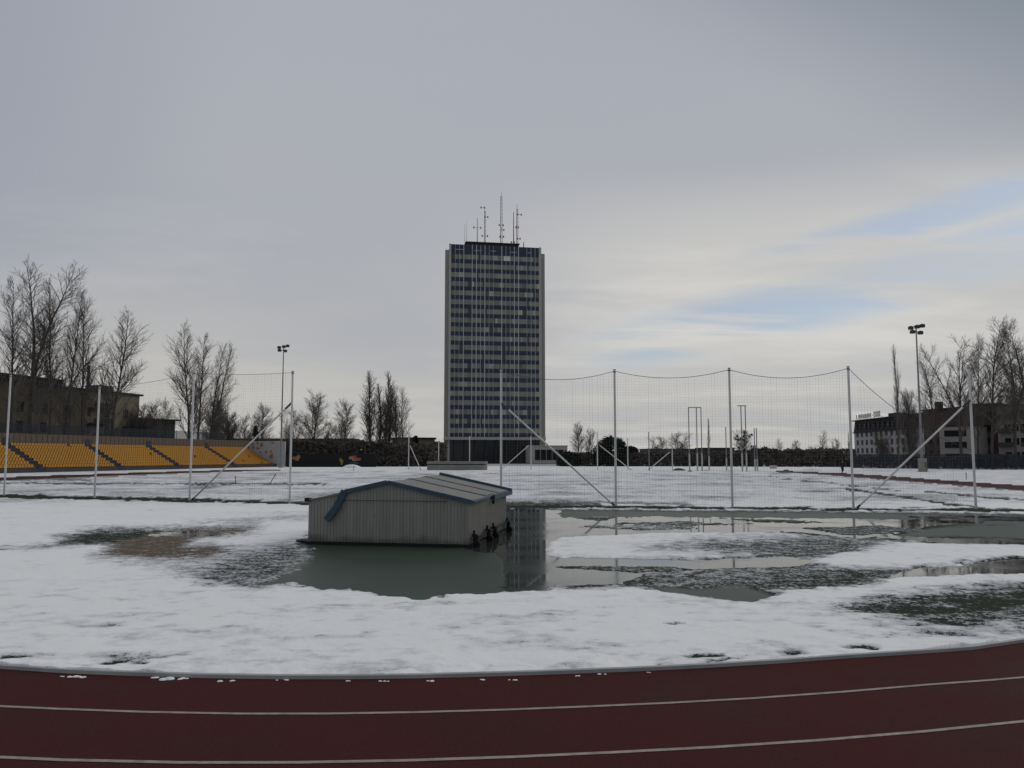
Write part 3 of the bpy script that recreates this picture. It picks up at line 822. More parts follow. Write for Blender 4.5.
# ------------------------------------------------------------------ floodlight masts
def mast(px, py, ptop, depth, label, boxed):
    p = P(px, 470, depth); h = P(px, ptop, depth).z
    t = thing('floodlight_mast', label, 'floodlight', (p.x, depth, 0), 0, 'tall floodlight masts beside the track')
    mb = MB(); mb.tube([(0, 0, 0), (0, 0, h * .35), (0, 0, h)], [.22, .16, .09], 12); mb.build('pole', M['post_grey'], t)
    for k, (z, w, off, ry) in enumerate(((h + .25, 2.0, .1, .16), (h - .6, 1.7, -.1, -.08))):
        mb = MB(); mb.tube([(-w / 2, off, z - ry), (w / 2, off, z + ry)], .06, 8); bar = mb.build('cross_bar', M['post_dark'], t)
        for q in ((-.5, .06, .5) if k == 0 else (-.5, .3)):
            mb = MB(); mb.box((q * w * .85, off - .25, z + q * 2 * ry - .12), (.62, .50, .46), .2 * q)
            mb.box((q * w * .85, off - .25, z + q * 2 * ry + .13), (.25, .3, .1)); mb.build('lamp', M['post_dark'], bar)
    if boxed:
        hb = P(px, 458.5, depth).z
        mb = MB(); mb.box((.05, 0, hb / 2 + .05), (.88, .88, hb)); mb.box((.05, 0, .06), (1.3, 1.2, .12)); bx_ = mb.build('plinth', M['concrete'], t)
        mb = MB(); mb.box((.28, -.445, hb * .55), (.3, .02, hb * .35)); mb.box((.42, -.445, hb * .25), (.2, .02, .4)); mb.build('stain', M['plank'], bx_)
    else:
        mb = MB(); mb.box((0, 0, .5), (.7, .7, 1.)); mb.build('plinth', M['concrete'], t)
mast(280.5, 467, 347.5, 160, 'slim floodlight mast at the right end of the yellow stand', False)
mast(922.5, 472, 328, 117, 'slim floodlight mast on a pale plinth before the white hotel', True)

# ------------------------------------------------------------------ the runner on the far straight
def runner():
    p = gnd(842.5, 474.6); yy = 100.
    x = P(842.5, 474, yy).x
    root = Vector((x, yy, .03))
    J = {'pel': (0, 0, .95), 'chest': (.02, -.05, 1.3), 'neck': (.02, -.08, 1.5), 'head': (.02, -.12, 1.66), 'top': (.02, -.12, 1.78),
         'shl': (-.2, -.05, 1.42), 'ell': (-.30, .14, 1.2), 'hal': (-.24, -.02, 1.08), 'shr': (.2, -.05, 1.42), 'elr': (.3, -.10, 1.18), 'har': (.22, -.34, 1.22),
         'hil': (-.1, 0, .9), 'knl': (-.11, -.22, .52), 'anl': (-.1, -.12, .09), 'tol': (-.1, -.28, .05),
         'hir': (.1, 0, .9), 'knr': (.11, -.02, .50), 'anr': (.11, .38, .36), 'tor': (.12, .42, .22)}
    Rr = {'pel': .15, 'chest': .17, 'neck': .065, 'head': .105, 'top': .07, 'shl': .08, 'ell': .05, 'hal': .042, 'shr': .08, 'elr': .05, 'har': .042,
          'hil': .105, 'knl': .07, 'anl': .05, 'tol': .04, 'hir': .105, 'knr': .07, 'anr': .05, 'tor': .04}
    E = [('pel', 'chest'), ('chest', 'neck'), ('neck', 'head'), ('head', 'top'), ('chest', 'shl'), ('shl', 'ell'), ('ell', 'hal'), ('chest', 'shr'), ('shr', 'elr'), ('elr', 'har'),
         ('pel', 'hil'), ('hil', 'knl'), ('knl', 'anl'), ('anl', 'tol'), ('pel', 'hir'), ('hir', 'knr'), ('knr', 'anr'), ('anr', 'tor')]
    ks = list(J); me = bpy.data.meshes.new('person')
    me.from_pydata([J[k] for k in ks], [(ks.index(a_), ks.index(b_)) for a_, b_ in E], [])
    o = bpy.data.objects.new('person', me); COL.objects.link(o); o.location = root
    md = o.modifiers.new('skin', 'SKIN'); sv = me.skin_vertices[0].data
    for i, k in enumerate(ks): sv[i].radius = (Rr[k], Rr[k]); sv[i].use_root = (k == 'pel')
    o.modifiers.new('sub', 'SUBSURF').levels = 1; o.modifiers['sub'].render_levels = 1
    dg = bpy.context.evaluated_depsgraph_get(); ev = o.evaluated_get(dg); m2 = bpy.data.meshes.new_from_object(ev)
    o.modifiers.clear(); o.data = m2
    m2.materials.clear()
    for q in ('skin', 'navy_cloth', 'black_cloth', 'shoe'): m2.materials.append(M[q])
    for pl in m2.polygons:
        z = pl.center.z; c = pl.center
        pl.material_index = 0 if z > 1.53 else (1 if z > .93 else (3 if (z < .12 or (c.y > .36 and z < .42)) else 2))
        if abs(c.y + .34) < .06 and z > 1.1: pl.material_index = 0
    tag(o, 'person in dark clothes jogging on the red track near the white hotel', 'person')
    mb = MB(); vs = []
    for k, (rr_, zz_) in enumerate(((.112, 1.68), (.115, 1.73), (.09, 1.79), (.03, 1.82))):
        for t in range(10): a_ = t / 10 * 6.283; vs.append((.02 + math.cos(a_) * rr_, -.11 + math.sin(a_) * rr_ * 1.1, zz_))
    mb.add(vs, [(r_ * 10 + t, r_ * 10 + (t + 1) % 10, (r_ + 1) * 10 + (t + 1) % 10, (r_ + 1) * 10 + t) for r_ in range(3) for t in range(10)] + [tuple(30 + t for t in range(10))])
    mb.build('cap', M['black_cloth'], o)
runner()

# ------------------------------------------------------------------ grandstand
S0, S1, OF = 58., 154.5, -92.
gs = thing('grandstand', 'open grandstand with rows of yellow seats and dark blue stairways', 'grandstand', (*so(S0, OF), 0), YAW_S)
# local frame: x = o - OF (negative = away from the track), y = s - S0
Ls = S1 - S0; NROW = 8; RD, RH, Z0 = .82, .44, .45
mb = MB()
for i in range(NROW):
    mb.box((-.3 - RD * (i + .5), Ls / 2, (Z0 + RH * i) / 2 - .05), (RD, Ls, Z0 + RH * i + .1))
mb.build('terrace', M['conc_dark'], gs)
mb = MB(); mb.box((-.15, Ls / 2, .3), (.26, Ls + .3, .7)); mb.build('front_wall', M['conc_dark'], gs)
XB = -.3 - RD * NROW - .15
zt = Z0 + RH * (NROW - 1)
mb = MB(); mb.box((XB, Ls / 2, (zt + 2.1) / 2), (.2, Ls, zt + 2.1))
for k in range(int(Ls / 1.0)): mb.box((XB + .115, k * 1.0 + .4, zt + 1.05), (.03, .06, 2.0), 0, 1)
mb.build('back_wall', [M['plank'], M['darkwall']], gs)
stairs = [77.4, 92.9, 108.3, 122.5, 139.3]
stairs = [s - S0 for s in stairs]
for q in stairs:
    mb = MB()
    for i in range(NROW):
        for k in (0, 1):
            mb.box((-.3 - RD * (i + .25 + .5 * k), q, (Z0 + RH * i + RH * .5 * k) - .0), (RD * .5, 1.25, .5))
    mb.box((-.2, q, .6), (.5, 1.35, .5))
    mb.build('stair', M['stair'], gs)
    mb = MB(); mb.box((XB + .16, q + .2, zt + .75), (.06, 1.0, 1.5)); mb.build('stair_gate', M['conc_dark'], gs)
sd = MB(); sd.box((0, 0, .36), (.40, .37, .05)); sd.box((-.19, 0, .55), (.05, .37, .34)); sd.box((-.02, 0, .17), (.07, .12, .34)); sd.box((.19, 0, .33), (.05, .37, .07))
stf = MB(); seats = []
edges_ = [0] + stairs + [Ls]
rs = random.Random(5)
for a_, b_ in zip(edges_[:-1], edges_[1:]):
    n_ = int((b_ - a_ - 1.5) / .5)
    for i in range(NROW):
        for k in range(n_):
            if rs.random() < .006: continue
            seats.append((-.3 - RD * i - .42, a_ + .75 + (k + .5) * (b_ - a_ - 1.5) / n_, Z0 + RH * i))
vis = [q for q in seats if q[1] + S0 > 86.5]
hid = [q for q in seats if q[1] + S0 <= 86.5]
vis.sort(key=lambda q: q[1])
smesh = None
for q in vis[:98]:
    if smesh is None:
        o = sd.build('seat', M['seat'], gs, q); smesh = o.data
    else:
        o = bpy.data.objects.new('seat', smesh); COL.objects.link(o); o.parent = gs; o.location = q
for q in vis[98:] + hid:
    stf.add([(v[0] + q[0], v[1] + q[1], v[2] + q[2]) for v in sd.v], sd.f)
o = stf.build('seat_rows', M['seat'], gs); o['kind'] = 'stuff'
# end wall with faded graffiti
EH = 5.55
mb = MB(); mb.box(((XB - .0) / 2, Ls + .25, EH / 2), (-XB + .2, .2, EH)); ew = mb.build('end_wall', M['pale'], gs)
mb = MB()
for k in range(26):
    u = rs.uniform(.05, .85); x = XB * (1 - u) ; z = EH - .3 - rs.uniform(0, 1) * (EH * .25 + u * EH * .45)
    w_, h_ = rs.uniform(.15, .6), rs.uniform(.12, .5); n_ = 7
    vs = [(x + math.cos(t / n_ * 6.283) * w_ * rs.uniform(.6, 1.2), Ls + .145 - .0015 * k, z + math.sin(t / n_ * 6.283) * h_ * rs.uniform(.6, 1.2)) for t in range(n_)]
    mb.add(vs, [tuple(range(n_))], k % 3)
mb.build('graffiti', [M['graf_p'], M['graf_y'], M['pale']], ew)
mb = MB(); mb.box((1.0, Ls + .25, EH / 2 - .05), (1.5, .35, EH - .1)); mb.box((.1, Ls + .15, EH / 2), (.3, .5, EH)); mb.build('end_pillar', M['pale'], gs)

# ------------------------------------------------------------------ fences
def fence(pts, h, label, m, step, zb=.1, npost=90):
    p0 = Vector((*pts[0], 0)); t = thing('screen_fence', label, 'fence', p0)
    mb = MB(); L = 0
    for a_, b_ in zip(pts[:-1], pts[1:]):
        a_, b_ = Vector((*a_, 0)) - p0, Vector((*b_, 0)) - p0
        d = (b_ - a_); ln = d.length; n_ = max(1, int(ln / step)); yaw = math.atan2(d.y, d.x)
        for k in range(n_):
            c = a_ + d * ((k + .5) / n_)
            mb.box((c.x, c.y, (h + zb) / 2), (ln / n_ - .1, .012, h - zb), yaw)
            q = a_ + d * (k / n_)
            pm = MB(); pm.tube([(q.x, q.y, 0), (q.x, q.y, h + .12)], .05, 6); pm.build('fence_post', M['post_dark'], t)
    mb.build('mesh_panel', M[m], t)
    return t
fence([so(60, -101), so(150, -101.5)], 7.2, 'dark blue mesh fence along the back of the yellow stand', 'screen', 4.)
fence([P(852, 470, 150)[:2], P(940, 470, 138)[:2], P(1060, 470, 130)[:2]], 2.7, 'dark blue mesh fence in front of the white hotel', 'screen', 3.)

# painted black wall left of the poplars
xa, ya = gnd(288, 467); ya = 168.
pw = thing('painted_wall', 'low black wall with small orange and yellow painted patches below the poplars', 'wall', (P(287, 466, ya).x, ya, 0))
Lw = P(376, 466, ya).x - P(287, 466, ya).x; hw = P(300, 454, ya).z
mb = MB(); mb.box((Lw / 2, .15, hw / 2 - .1), (Lw, .3, hw + .2)); mb.build('wall_face', M['black'], pw)
def blob(px, py, w, h, m, seed, name):
    q = P(px, py, ya); rs = random.Random(seed); mb = MB()
    for k in range(9):
        cx, cz = q.x - pw.location.x + rs.gauss(0, w * .3), q.z + rs.gauss(0, h * .25); n_ = 8
        mb.add([(cx + math.cos(t / n_ * 6.283) * w * .45 * rs.uniform(.5, 1.2), -.006 - .002 * k, cz + math.sin(t / n_ * 6.283) * h * .42 * rs.uniform(.5, 1.2)) for t in range(n_)], [tuple(range(n_))], k % len(m))
    o = mb.build(name, [M[i] for i in m], pw)
blob(296, 458, 1.0, .9, ('graf_o', 'graf_o', 'graf_y'), 1, 'painted_patch')
blob(354, 458.5, 1.4, .7, ('graf_o', 'graf_p', 'red'), 2, 'painted_patch')
blob(353.5, 463, 1.5, .45, ('graf_t',), 4, 'painted_patch')
blob(341.5, 461.5, .55, .9, ('graf_y',), 6, 'painted_patch')
# ------------------------------------------------------------------ trees
def rot_about(v, ax, a): return Matrix.Rotation(a, 3, ax) @ v
def perp(v, rs):
    w = Vector((rs.uniform(-1, 1), rs.uniform(-1, 1), rs.uniform(-1, 1))); w = w - v * w.dot(v)
    return w.normalized() if w.length > 1e-3 else Vector((1, 0, 0))

def grow(seed, H=22., n1=34, a1=(28, 48), h0=.22, prof=None, up1=.25, n2=9, n3=6, r0=.24, l2=.42, l3=.5, fork=0, twig=.014, lean=0., tip=.02):
    """a bare tree: trunk mesh and crown mesh (limbs, branches, twigs)"""
    rs = random.Random(seed); tr, cr = MB(), MB()
    prof = prof or (lambda t: math.sin(math.pi * min(1, .18 + t * .8)) ** .8)
    def limb(mb, p, d, L, r, sides, nseg, up, rend=.25, wob=.08):
        pts = [p]; dirs = [d]
        for k in range(nseg):
            d = (d + Vector((rs.gauss(0, wob), rs.gauss(0, wob), rs.gauss(0, wob * .6) + up / nseg))).normalized()
            p = p + d * (L / nseg); pts.append(p); dirs.append(d)
        mb.tube(pts, [r * (1 - (1 - rend) * k / nseg) for k in range(nseg + 1)], sides, cap=False)
        return pts, dirs
    stems = []
    base = Vector((0, 0, -.2)); dirn = Vector((lean, 0, 1)).normalized()
    if fork:
        hf = H * fork
        pts, dirs = limb(tr, base, dirn, hf, r0, 8, 4, .05, .85, .02)
        n_ = 2 + (seed % 2)
        for k in range(n_):
            az = k * 6.283 / n_ + rs.uniform(-.4, .4)
            dd = (dirs[-1] + Vector((math.cos(az), math.sin(az), 0)) * rs.uniform(.10, .22)).normalized()
            stems.append((limb(tr, pts[-1], dd, (H - hf) * rs.uniform(.82, 1.), r0 * .65, 6, 9, .3, .1, .05), 1. / n_ * 1.25, hf / H))
        stems.append(((pts, dirs), .12, 0))
    else:
        stems.append((limb(tr, base, dirn, H, r0, 8, 12, .1, tip / r0, .035), 1., 0))
    for (pts, dirs), share, hb in stems:
        m = max(3, int(n1 * share)); ns = len(pts) - 1
        zt_, zb_ = pts[-1].z, pts[0].z
        for i in range(m):
            lo = max(0, (h0 * H - zb_) / max(.1, zt_ - zb_)) if hb == 0 else .05
            if lo >= .97: continue
            t = lo + (1 - lo) * ((i + rs.random()) / m) ** .9
            t = min(.985, t); f = t * ns; k = int(f)
            p = pts[k].lerp(pts[k + 1], f - k); d = dirs[k]
            hh = (p.z / H - h0) / (1 - h0)
            L = H * prof(max(0, min(1, hh))) * rs.uniform(.65, 1.1) * (1 if not fork else .8)
            if L < .4: L = .4
            dd = rot_about(d, perp(d, rs), R(rs.uniform(*a1)))
            r1 = min(r0 * .33, .012 + L * .0115)
            p1, d1 = limb(cr, p, dd, L, r1, 5, 5, up1, .25, .09)
            m2 = max(3, int(n2 * min(1.6, .35 + L / (H * .22))))
            for j in range(m2):
                t2 = .15 + .85 * (j + rs.random()) / m2; f2 = min(4.98, t2 * 5); k2 = int(f2)
                q = p1[k2].lerp(p1[k2 + 1], f2 - k2); e = rot_about(d1[k2], perp(d1[k2], rs), R(rs.uniform(25, 55)))
                L2 = L * l2 * rs.uniform(.5, 1.1) * (1.15 - .5 * t2)
                p2, d2 = limb(cr, q, e, L2, max(twig * 1.3, r1 * .42), 4, 3, up1 * 1.2, .4, .10)
                for w in range(n3):
                    t3 = .2 + .8 * (w + rs.random()) / n3; f3 = min(2.98, t3 * 3); k3 = int(f3)
                    q3 = p2[k3].lerp(p2[k3 + 1], f3 - k3); e3 = rot_about(d2[k3], perp(d2[k3], rs), R(rs.uniform(20, 50)))
                    limb(cr, q3, e3, max(.25, L2 * l3 * rs.uniform(.5, 1.2)), twig, 3, 2, up1, .45, .10)
    return tr, cr

PROTO = {}
def proto(key, barkm='bark', twigm='twig', **kw):
    tr, cr = grow(**kw)
    def md(mb, nm, m):
        me = bpy.data.meshes.new(nm); me.from_pydata(mb.v, [], mb.f); me.materials.append(M[m]); me.polygons.foreach_set('use_smooth', [True] * len(mb.f)); me.update(); return me
    PROTO[key] = (md(tr, 'trunk', barkm), md(cr, 'crown', twigm), kw.get('H', 22.))
proto('tallA', seed=11, H=24, n1=58, a1=(26, 50), h0=.14, prof=lambda t: .30 * (1 - t) ** .75 * (.55 + .45 * min(1, t * 4)) + .03, up1=.30, n2=11, n3=7, r0=.26, l2=.5, l3=.6, twig=.0062)
proto('tallB', seed=24, H=24, n1=72, a1=(24, 46), h0=.16, prof=lambda t: .24 * (1 - t) ** .6 + .035, up1=.26, n2=10, n3=7, r0=.30, fork=.34, l2=.5, l3=.6, twig=.0062)
proto('tallC', seed=37, H=24, n1=58, a1=(24, 46), h0=.18, prof=lambda t: .24 * (1 - t) ** .7 * (.6 + .4 * min(1, t * 3)) + .03, up1=.32, n2=10, n3=7, r0=.22, lean=.05, l2=.5, l3=.6, twig=.0062)
proto('slim', seed=41, H=24, n1=80, a1=(9, 22), h0=.05, prof=lambda t: .26 * (1 - t) ** .6 * (.5 + .5 * min(1, t * 4)) + .04, up1=.40, n2=8, n3=5, r0=.28, l2=.36, twig=.010)
proto('slimB', seed=43, H=24, n1=76, a1=(10, 24), h0=.04, prof=lambda t: .28 * (1 - t) ** .6 * (.5 + .5 * min(1, t * 4)) + .04, up1=.36, n2=8, n3=5, r0=.30, l2=.36, twig=.010)
proto('round', seed=53, H=16, n1=54, a1=(30, 60), h0=.2, prof=lambda t: .36 * (1 - t * .7) + .04, up1=.28, n2=12, n3=8, r0=.20, fork=.2, l2=.5, l3=.55, twig=.008)
proto('roundB', 'bark', 'twig_pale', seed=59, H=15, n1=54, a1=(28, 58), h0=.16, prof=lambda t: .36 * (1 - t * .65) + .05, up1=.26, n2=12, n3=8, r0=.17, fork=.17, l2=.5, l3=.55, twig=.008)
proto('scrub', seed=61, H=10, n1=70, a1=(22, 62), h0=.03, prof=lambda t: .42 * (1 - t * .65) + .06, up1=.28, n2=12, n3=8, r0=.11, fork=.06, l2=.5, l3=.6, twig=.009)
proto('openA', seed=71, H=22, n1=46, a1=(30, 56), h0=.22, prof=lambda t: .32 * (1 - t * .75) + .04, up1=.30, n2=11, n3=6, r0=.24, fork=.32, l2=.5, l3=.55, twig=.008)
proto('openB', seed=83, H=22, n1=48, a1=(26, 52), h0=.18, prof=lambda t: .28 * (1 - t) ** .7 + .04, up1=.30, n2=11, n3=6, r0=.25, l2=.5, l3=.55, twig=.008)

def tree(key, px, ptop, depth, label, group, name='bare_tree', sx=1., rz=0., z=0., cat='tree', extra=None):
    p = P(px, 470, depth); h = P(px, ptop, depth).z - z
    tm, cm, H = PROTO[key]; t = thing(name, label, cat, (p.x, depth, z), rz, group)
    s = h / H / 1.03
    if 'tall' in key or 'open' in key: pass
    for nm, me_ in (('trunk', tm), ('crown', cm)):
        o = bpy.data.objects.new(nm, me_); COL.objects.link(o); o.parent = t
    t.scale = (s * sx, s * sx, s)
    return t
def dep(px, o):      # distance at which the sight line of a column meets a line parallel to the straight
    dx = (px - CX) / F * .9957
    return o / (dx * .968 - .25)
G1 = 'tall bare trees behind the yellow stand'
for key, px, top, o_, lab, sx, rz in (
    ('tallC', 9, 274, -103.3, 'tall bare tree at the very left edge, behind the stand', 1., .3),
    ('tallB', 27, 248, -103, 'tallest forked bare tree behind the yellow stand, near the left edge', 1.1, 2.2),
    ('tallC', 47, 278, -103.6, 'slender bare tree close to right of the tallest forked one', .85, 1.4),
    ('tallA', 62, 284, -104, 'straight bare tree, fourth from the left edge, above the beige building', .75, 4.0),
    ('tallC', 80, 290, -103, 'slightly leaning bare tree with a gap on either side, above the beige building', .95, 0.),
    ('tallA', 111, 303, -103, 'broad bare tree in front of the right corner of the beige building', 1.05, 5.2),
    ('tallA', 187, 321, -103.5, 'left and tallest of the cluster of bare trees above the middle of the stand', .95, 2.),
    ('tallC', 197, 332, -104.5, 'middle tree of the cluster above the middle of the stand', 1.1, 3.),
    ('tallB', 208, 338, -104, 'right-hand tree of the cluster above the middle of the stand', .95, .8)):
    tree(key, px, top, dep(px, o_), lab, G1, sx=sx, rz=rz)
G2 = 'low bare trees and scrub behind the stand'
for key, px, top, d_, lab, sx, rz in (
    ('scrub', 136, 402, 152, 'bushy bare thicket at the right corner of the beige building', 1.1, 0.),
    ('roundB', 164, 398, 185, 'small pale bare tree left of the tall cluster', .8, 1.),
    ('scrub', 229, 410, 190, 'bare scrub just right of the tall cluster', .9, 2.),
    ('scrub', 215, 398, 196, 'bare scrub at the foot of the tall cluster', .8, 4.4),
    ('roundB', 262, 404, 215, 'pale bare tree left of the left floodlight mast', 1.0, 3.),
    ('roundB', 243, 414, 205, 'low pale bare tree above the dark pointed evergreen', .9, 5.),
    ('round', 312, 391, 200, 'broad rounded bare tree above the painted black wall, right of the left nets', 1.05, 4.),
    ('roundB', 293, 408, 205, 'bare tree half hidden by the left floodlight mast', .9, 1.),
    ('roundB', 346, 400, 205, 'pale bare tree between the broad rounded one and the poplars', .9, 2.5),
    ('roundB', 330, 420, 215, 'low bare tree in the gap before the poplars', .9, .5)):
    tree(key, px, top, d_, lab, G2, sx=sx, rz=rz, name='bare_tree' if key != 'scrub' else 'bare_shrub')
G3 = 'columnar poplars left of the tower'
for key, px, top, lab, sx, rz in (
    ('slim', 369, 372, 'leftmost columnar poplar left of the tower', 1.0, 0.),
    ('slimB', 377, 384, 'second columnar poplar, with a notched top', .9, 1.),
    ('slim', 384, 372, 'columnar poplar with a thin tall tip in the middle of the row', .75, 2.),
    ('slimB', 391, 385, 'dense columnar poplar right of the thin tall tip', 1.1, 3.),
    ('slim', 397, 395, 'shorter columnar poplar near the right end of the row', 1., 4.)):
    tree(key, px, top, 198 + (px % 3), lab, G3, sx=sx * 1.7, rz=rz, name='poplar_tree')
tree('openB', 403, 386, 200, 'loose bare tree at the right end of the poplar row', G3, sx=.8)
G4 = 'bare trees at the right edge'
for key, px, top, d_, lab, sx, rz in (
    ('slimB', 899, 345, 140, 'narrow columnar poplar in front of the white hotel', .42, 0.),
    ('openB', 938, 352, 142, 'thin bare tree right of the right floodlight mast', .75, 1.),
    ('openA', 962, 338, 138, 'widely forked bare tree behind the last net post', 1.1, 2.4),
    ('openB', 978, 335, 146, 'slender bare tree just behind the last net post', .7, 3.),
    ('openB', 993, 316, 136, 'tall dark-trunked bare tree right of the last net post', .95, 4.4),
    ('openA', 1016, 322, 137, 'bare tree touching the right edge of the picture', .95, 5.),
    ('openB', 1036, 318, 142, 'bare tree cut off by the right edge of the picture', 1., .6),
    ('scrub', 912, 388, 165, 'bare shrub crown between the poplar and the right floodlight mast', .45, 1.),
    ('scrub', 884, 432, 150, 'dark bushy shrub against the white walls of the hotel', .9, 2.)):
    tree(key, px, top, d_, lab, G4, sx=sx, rz=rz, name='bare_tree')
G5 = 'distant trees beyond the long hedge'
for key, px, top, d_, lab, sx, rz in (
    ('round', 579, 422, 205, 'bare tree right of the low beige annex', .85, 1.),
    ('round', 590, 428, 210, 'bare tree touching the round dark evergreen', .7, 2.),
    ('roundB', 662, 436, 230, 'small distant bare tree above the white brace', 1.5, 1.),
    ('roundB', 677, 432, 235, 'small distant bare tree left of the three barred cage poles', 1.5, 4.),
    ('slim', 709, 418, 240, 'very thin distant tree right of the three barred cage poles', .5, 2.),
    ('openB', 781, 438, 245, 'small dark blotchy tree, left one of the pair above the hedge', 1.2, 2.),
    ('roundB', 796, 440, 240, 'small tree, right one of the pair above the hedge', .9, 3.),
    ('openB', 823, 430, 240, 'loose distant tree left of the white hotel', 1.1, 5.),
    ('roundB', 838, 438, 235, 'pale rounded tree nearest the left corner of the hotel', .8, 1.),
    ('slim', 850, 432, 235, 'thin tree at the left corner of the hotel', .6, 3.),
    ('roundB', 812, 446, 235, 'low distant tree peeping over the hedge', .9, 2.)):
    tree(key, px, top, d_, lab, G5, sx=sx, rz=rz)

def leaf_cluster(mb, c, r, n, size, rs, squash=1.):
    for _ in range(n):
        while True:
            v = Vector((rs.uniform(-1, 1), rs.uniform(-1, 1), rs.uniform(-1, 1)))
            if .15 < v.length < 1: break
        v = v * r; v.z *= squash
        a = perp(Vector((0, 0, 1)), rs); a = Vector((rs.gauss(0, 1), rs.gauss(0, 1), rs.gauss(0, 1))).normalized(); b = perp(a, rs); s = size * rs.uniform(.5, 1.3)
        p = c + v
        mb.add([p - a * s, p + b * s * .45, p + a * s, p - b * s * .45], [(0, 1, 2, 3)])

def clumpy_tree(px, top, depth, label, group=None):
    t = tree('roundB', px, top, depth, label, group, sx=1.05, rz=1.); rs = random.Random(px); mb = MB()
    tm, cm, H = PROTO['roundB']
    for k in range(22):
        a_ = rs.uniform(0, 6.283); q = rs.uniform(0, .30) * H; z = H * rs.uniform(.35, .95)
        leaf_cluster(mb, Vector((math.cos(a_) * q, math.sin(a_) * q, z)), rs.uniform(.35, .9), 45, .35, rs)
    mb.build('mistletoe', M['evergreen'], t)
clumpy_tree(746, 429, 225, 'distant tree full of dark round clumps behind the barred pair of cage poles')

def evergreen(px, top, depth, wpx, label, conical, seed, name):
    p = P(px, 470, depth); h = P(px, top, depth).z; w = wpx / F * depth / 2; rs = random.Random(seed)
    t = thing(name, label, 'tree', (p.x, depth, 0)); mb = MB(); mb.tube([(0, 0, 0), (0, 0, h * .9)], [.18, .04], 8); mb.build('trunk', M['bark'], t)
    mb = MB()
    if conical:
        for k in range(150):
            u = rs.random() ** .8; z = h * (.06 + .92 * u); rr_ = w * (1 - u) ** .85; a_ = rs.uniform(0, 6.283); q = rr_ * rs.uniform(.3, 1.)
            leaf_cluster(mb, Vector((math.cos(a_) * q, math.sin(a_) * q, z)), .35 + .3 * (1 - u), 26, .3, rs, .7)
    else:
        for k in range(150):
            a_ = rs.uniform(0, 6.283); u = rs.random(); z = h * (.08 + .86 * u); rr_ = w * math.sqrt(max(0, 1 - ((u - .35) / .68) ** 2)) ; q = rr_ * math.sqrt(rs.uniform(.05, 1.))
            leaf_cluster(mb, Vector((math.cos(a_) * q, math.sin(a_) * q, z)), rs.uniform(.5, 1.05), 46, .35, rs)
    mb.build('crown', M['evergreen'], t)
evergreen(611, 437.5, 182, 34, 'round dark evergreen tree behind the second post right of the tower', False, 1, 'evergreen_tree')
evergreen(415, 436, 178, 17, 'small dark conifer between the poplars and the tower', True, 2, 'conifer_tree')
evergreen(254.5, 426, 188, 9, 'dark pointed evergreen rising behind the end of the stand', True, 3, 'conifer_tree')
evergreen(632, 448, 186, 14, 'low dark bush at right of the round evergreen', False, 4, 'evergreen_shrub')
evergreen(569, 453.5, 181, 20, 'low dark bush at the right end of the beige annex', False, 5, 'evergreen_shrub')

def hedge(p0, p1, h0, h1, th, label, seed, dens=60, m='hedge', sz=.42):
    """a long clipped row of dense bare shrubs: twigs and leaf flecks through a volume"""
    p0, p1 = Vector((*p0, 0)), Vector((*p1, 0)); d = p1 - p0; L = d.length; u = d / L; w = Vector((-u.y, u.x, 0)); rs = random.Random(seed)
    t = thing('hedge', label, 'hedge', p0); mb = MB()
    ph = rs.uniform(0, 9)
    hf = lambda s: (h0 + (h1 - h0) * s / L) * (1 + .05 * math.sin(s * .35 + ph) + .04 * math.sin(s * 1.1 + ph * 2) + .03 * math.sin(s * 2.7))
    n = int(L * max(h0, h1) * dens)
    for _ in range(n):
        s = rs.uniform(0, L); hh = hf(s); z = hh * rs.random() ** .8; y = rs.uniform(-th, th) * .5
        if rs.random() < .5: y = -abs(y)
        p = u * s + w * y + Vector((0, 0, z)); a = Vector((rs.gauss(0, 1), rs.gauss(0, 1), rs.gauss(0, 1.1))).normalized(); b = perp(a, rs); q = sz * rs.uniform(.5, 1.4)
        mb.add([p - a * q, p + b * q * .5, p + a * q, p - b * q * .5], [(0, 1, 2, 3)])
    mb.build('foliage', M[m], t)
    mb = MB()
    for k in range(int(L * 4)):
        s = rs.uniform(0, L); p = u * s; hh = hf(s) * (1 + .38 * rs.random() ** 2.2)
        q = p + u * rs.gauss(0, .35) + Vector((0, 0, hh)); mb.tube([p, p.lerp(q, .6) + w * rs.gauss(0, .15), q], [.05, .03, .012], 3, cap=False)
    mb.build('stems', M['twig'], t)
hy = 176
hedge(P(284, 466, hy)[:2], P(446, 466, hy)[:2], P(300, 441, hy).z, P(440, 444, hy).z, 2.6, 'tall dark hedge behind the painted black wall and poplars', 1)
hedge(P(574, 466, 184)[:2], P(652, 466, 184)[:2], P(600, 453, 184).z, P(650, 454, 184).z, 2.5, 'dark hedge below the round evergreen tree', 2)
hedge(P(648, 466, 184)[:2], P(755, 466, 184)[:2], P(650, 452.5, 184).z, P(750, 453, 184).z, 2.5, 'dark hedge behind the throwing cage poles', 3)
hedge(P(752, 466, 180)[:2], P(856, 466, 172)[:2], P(760, 448.5, 180).z, P(850, 450, 172).z, 2.5, 'long tall dark hedge left of the white hotel', 4)
hedge(P(852, 466, 158)[:2], P(1060, 466, 139)[:2], P(860, 456, 158).z, P(1050, 456, 139).z, 2.0, 'dark scrubby hedge behind the mesh fence of the hotel', 5, 30)
hedge(so(152, -104), so(182, -98), 5.3, 5.0, 2.5, 'dark shrubs filling the gap between the stand and the painted wall', 6, 40)
hedge(so(58, -102.5), so(150, -103), 4.6, 4.6, 1.5, 'dark scrub behind the blue mesh fence of the stand', 7, 12)

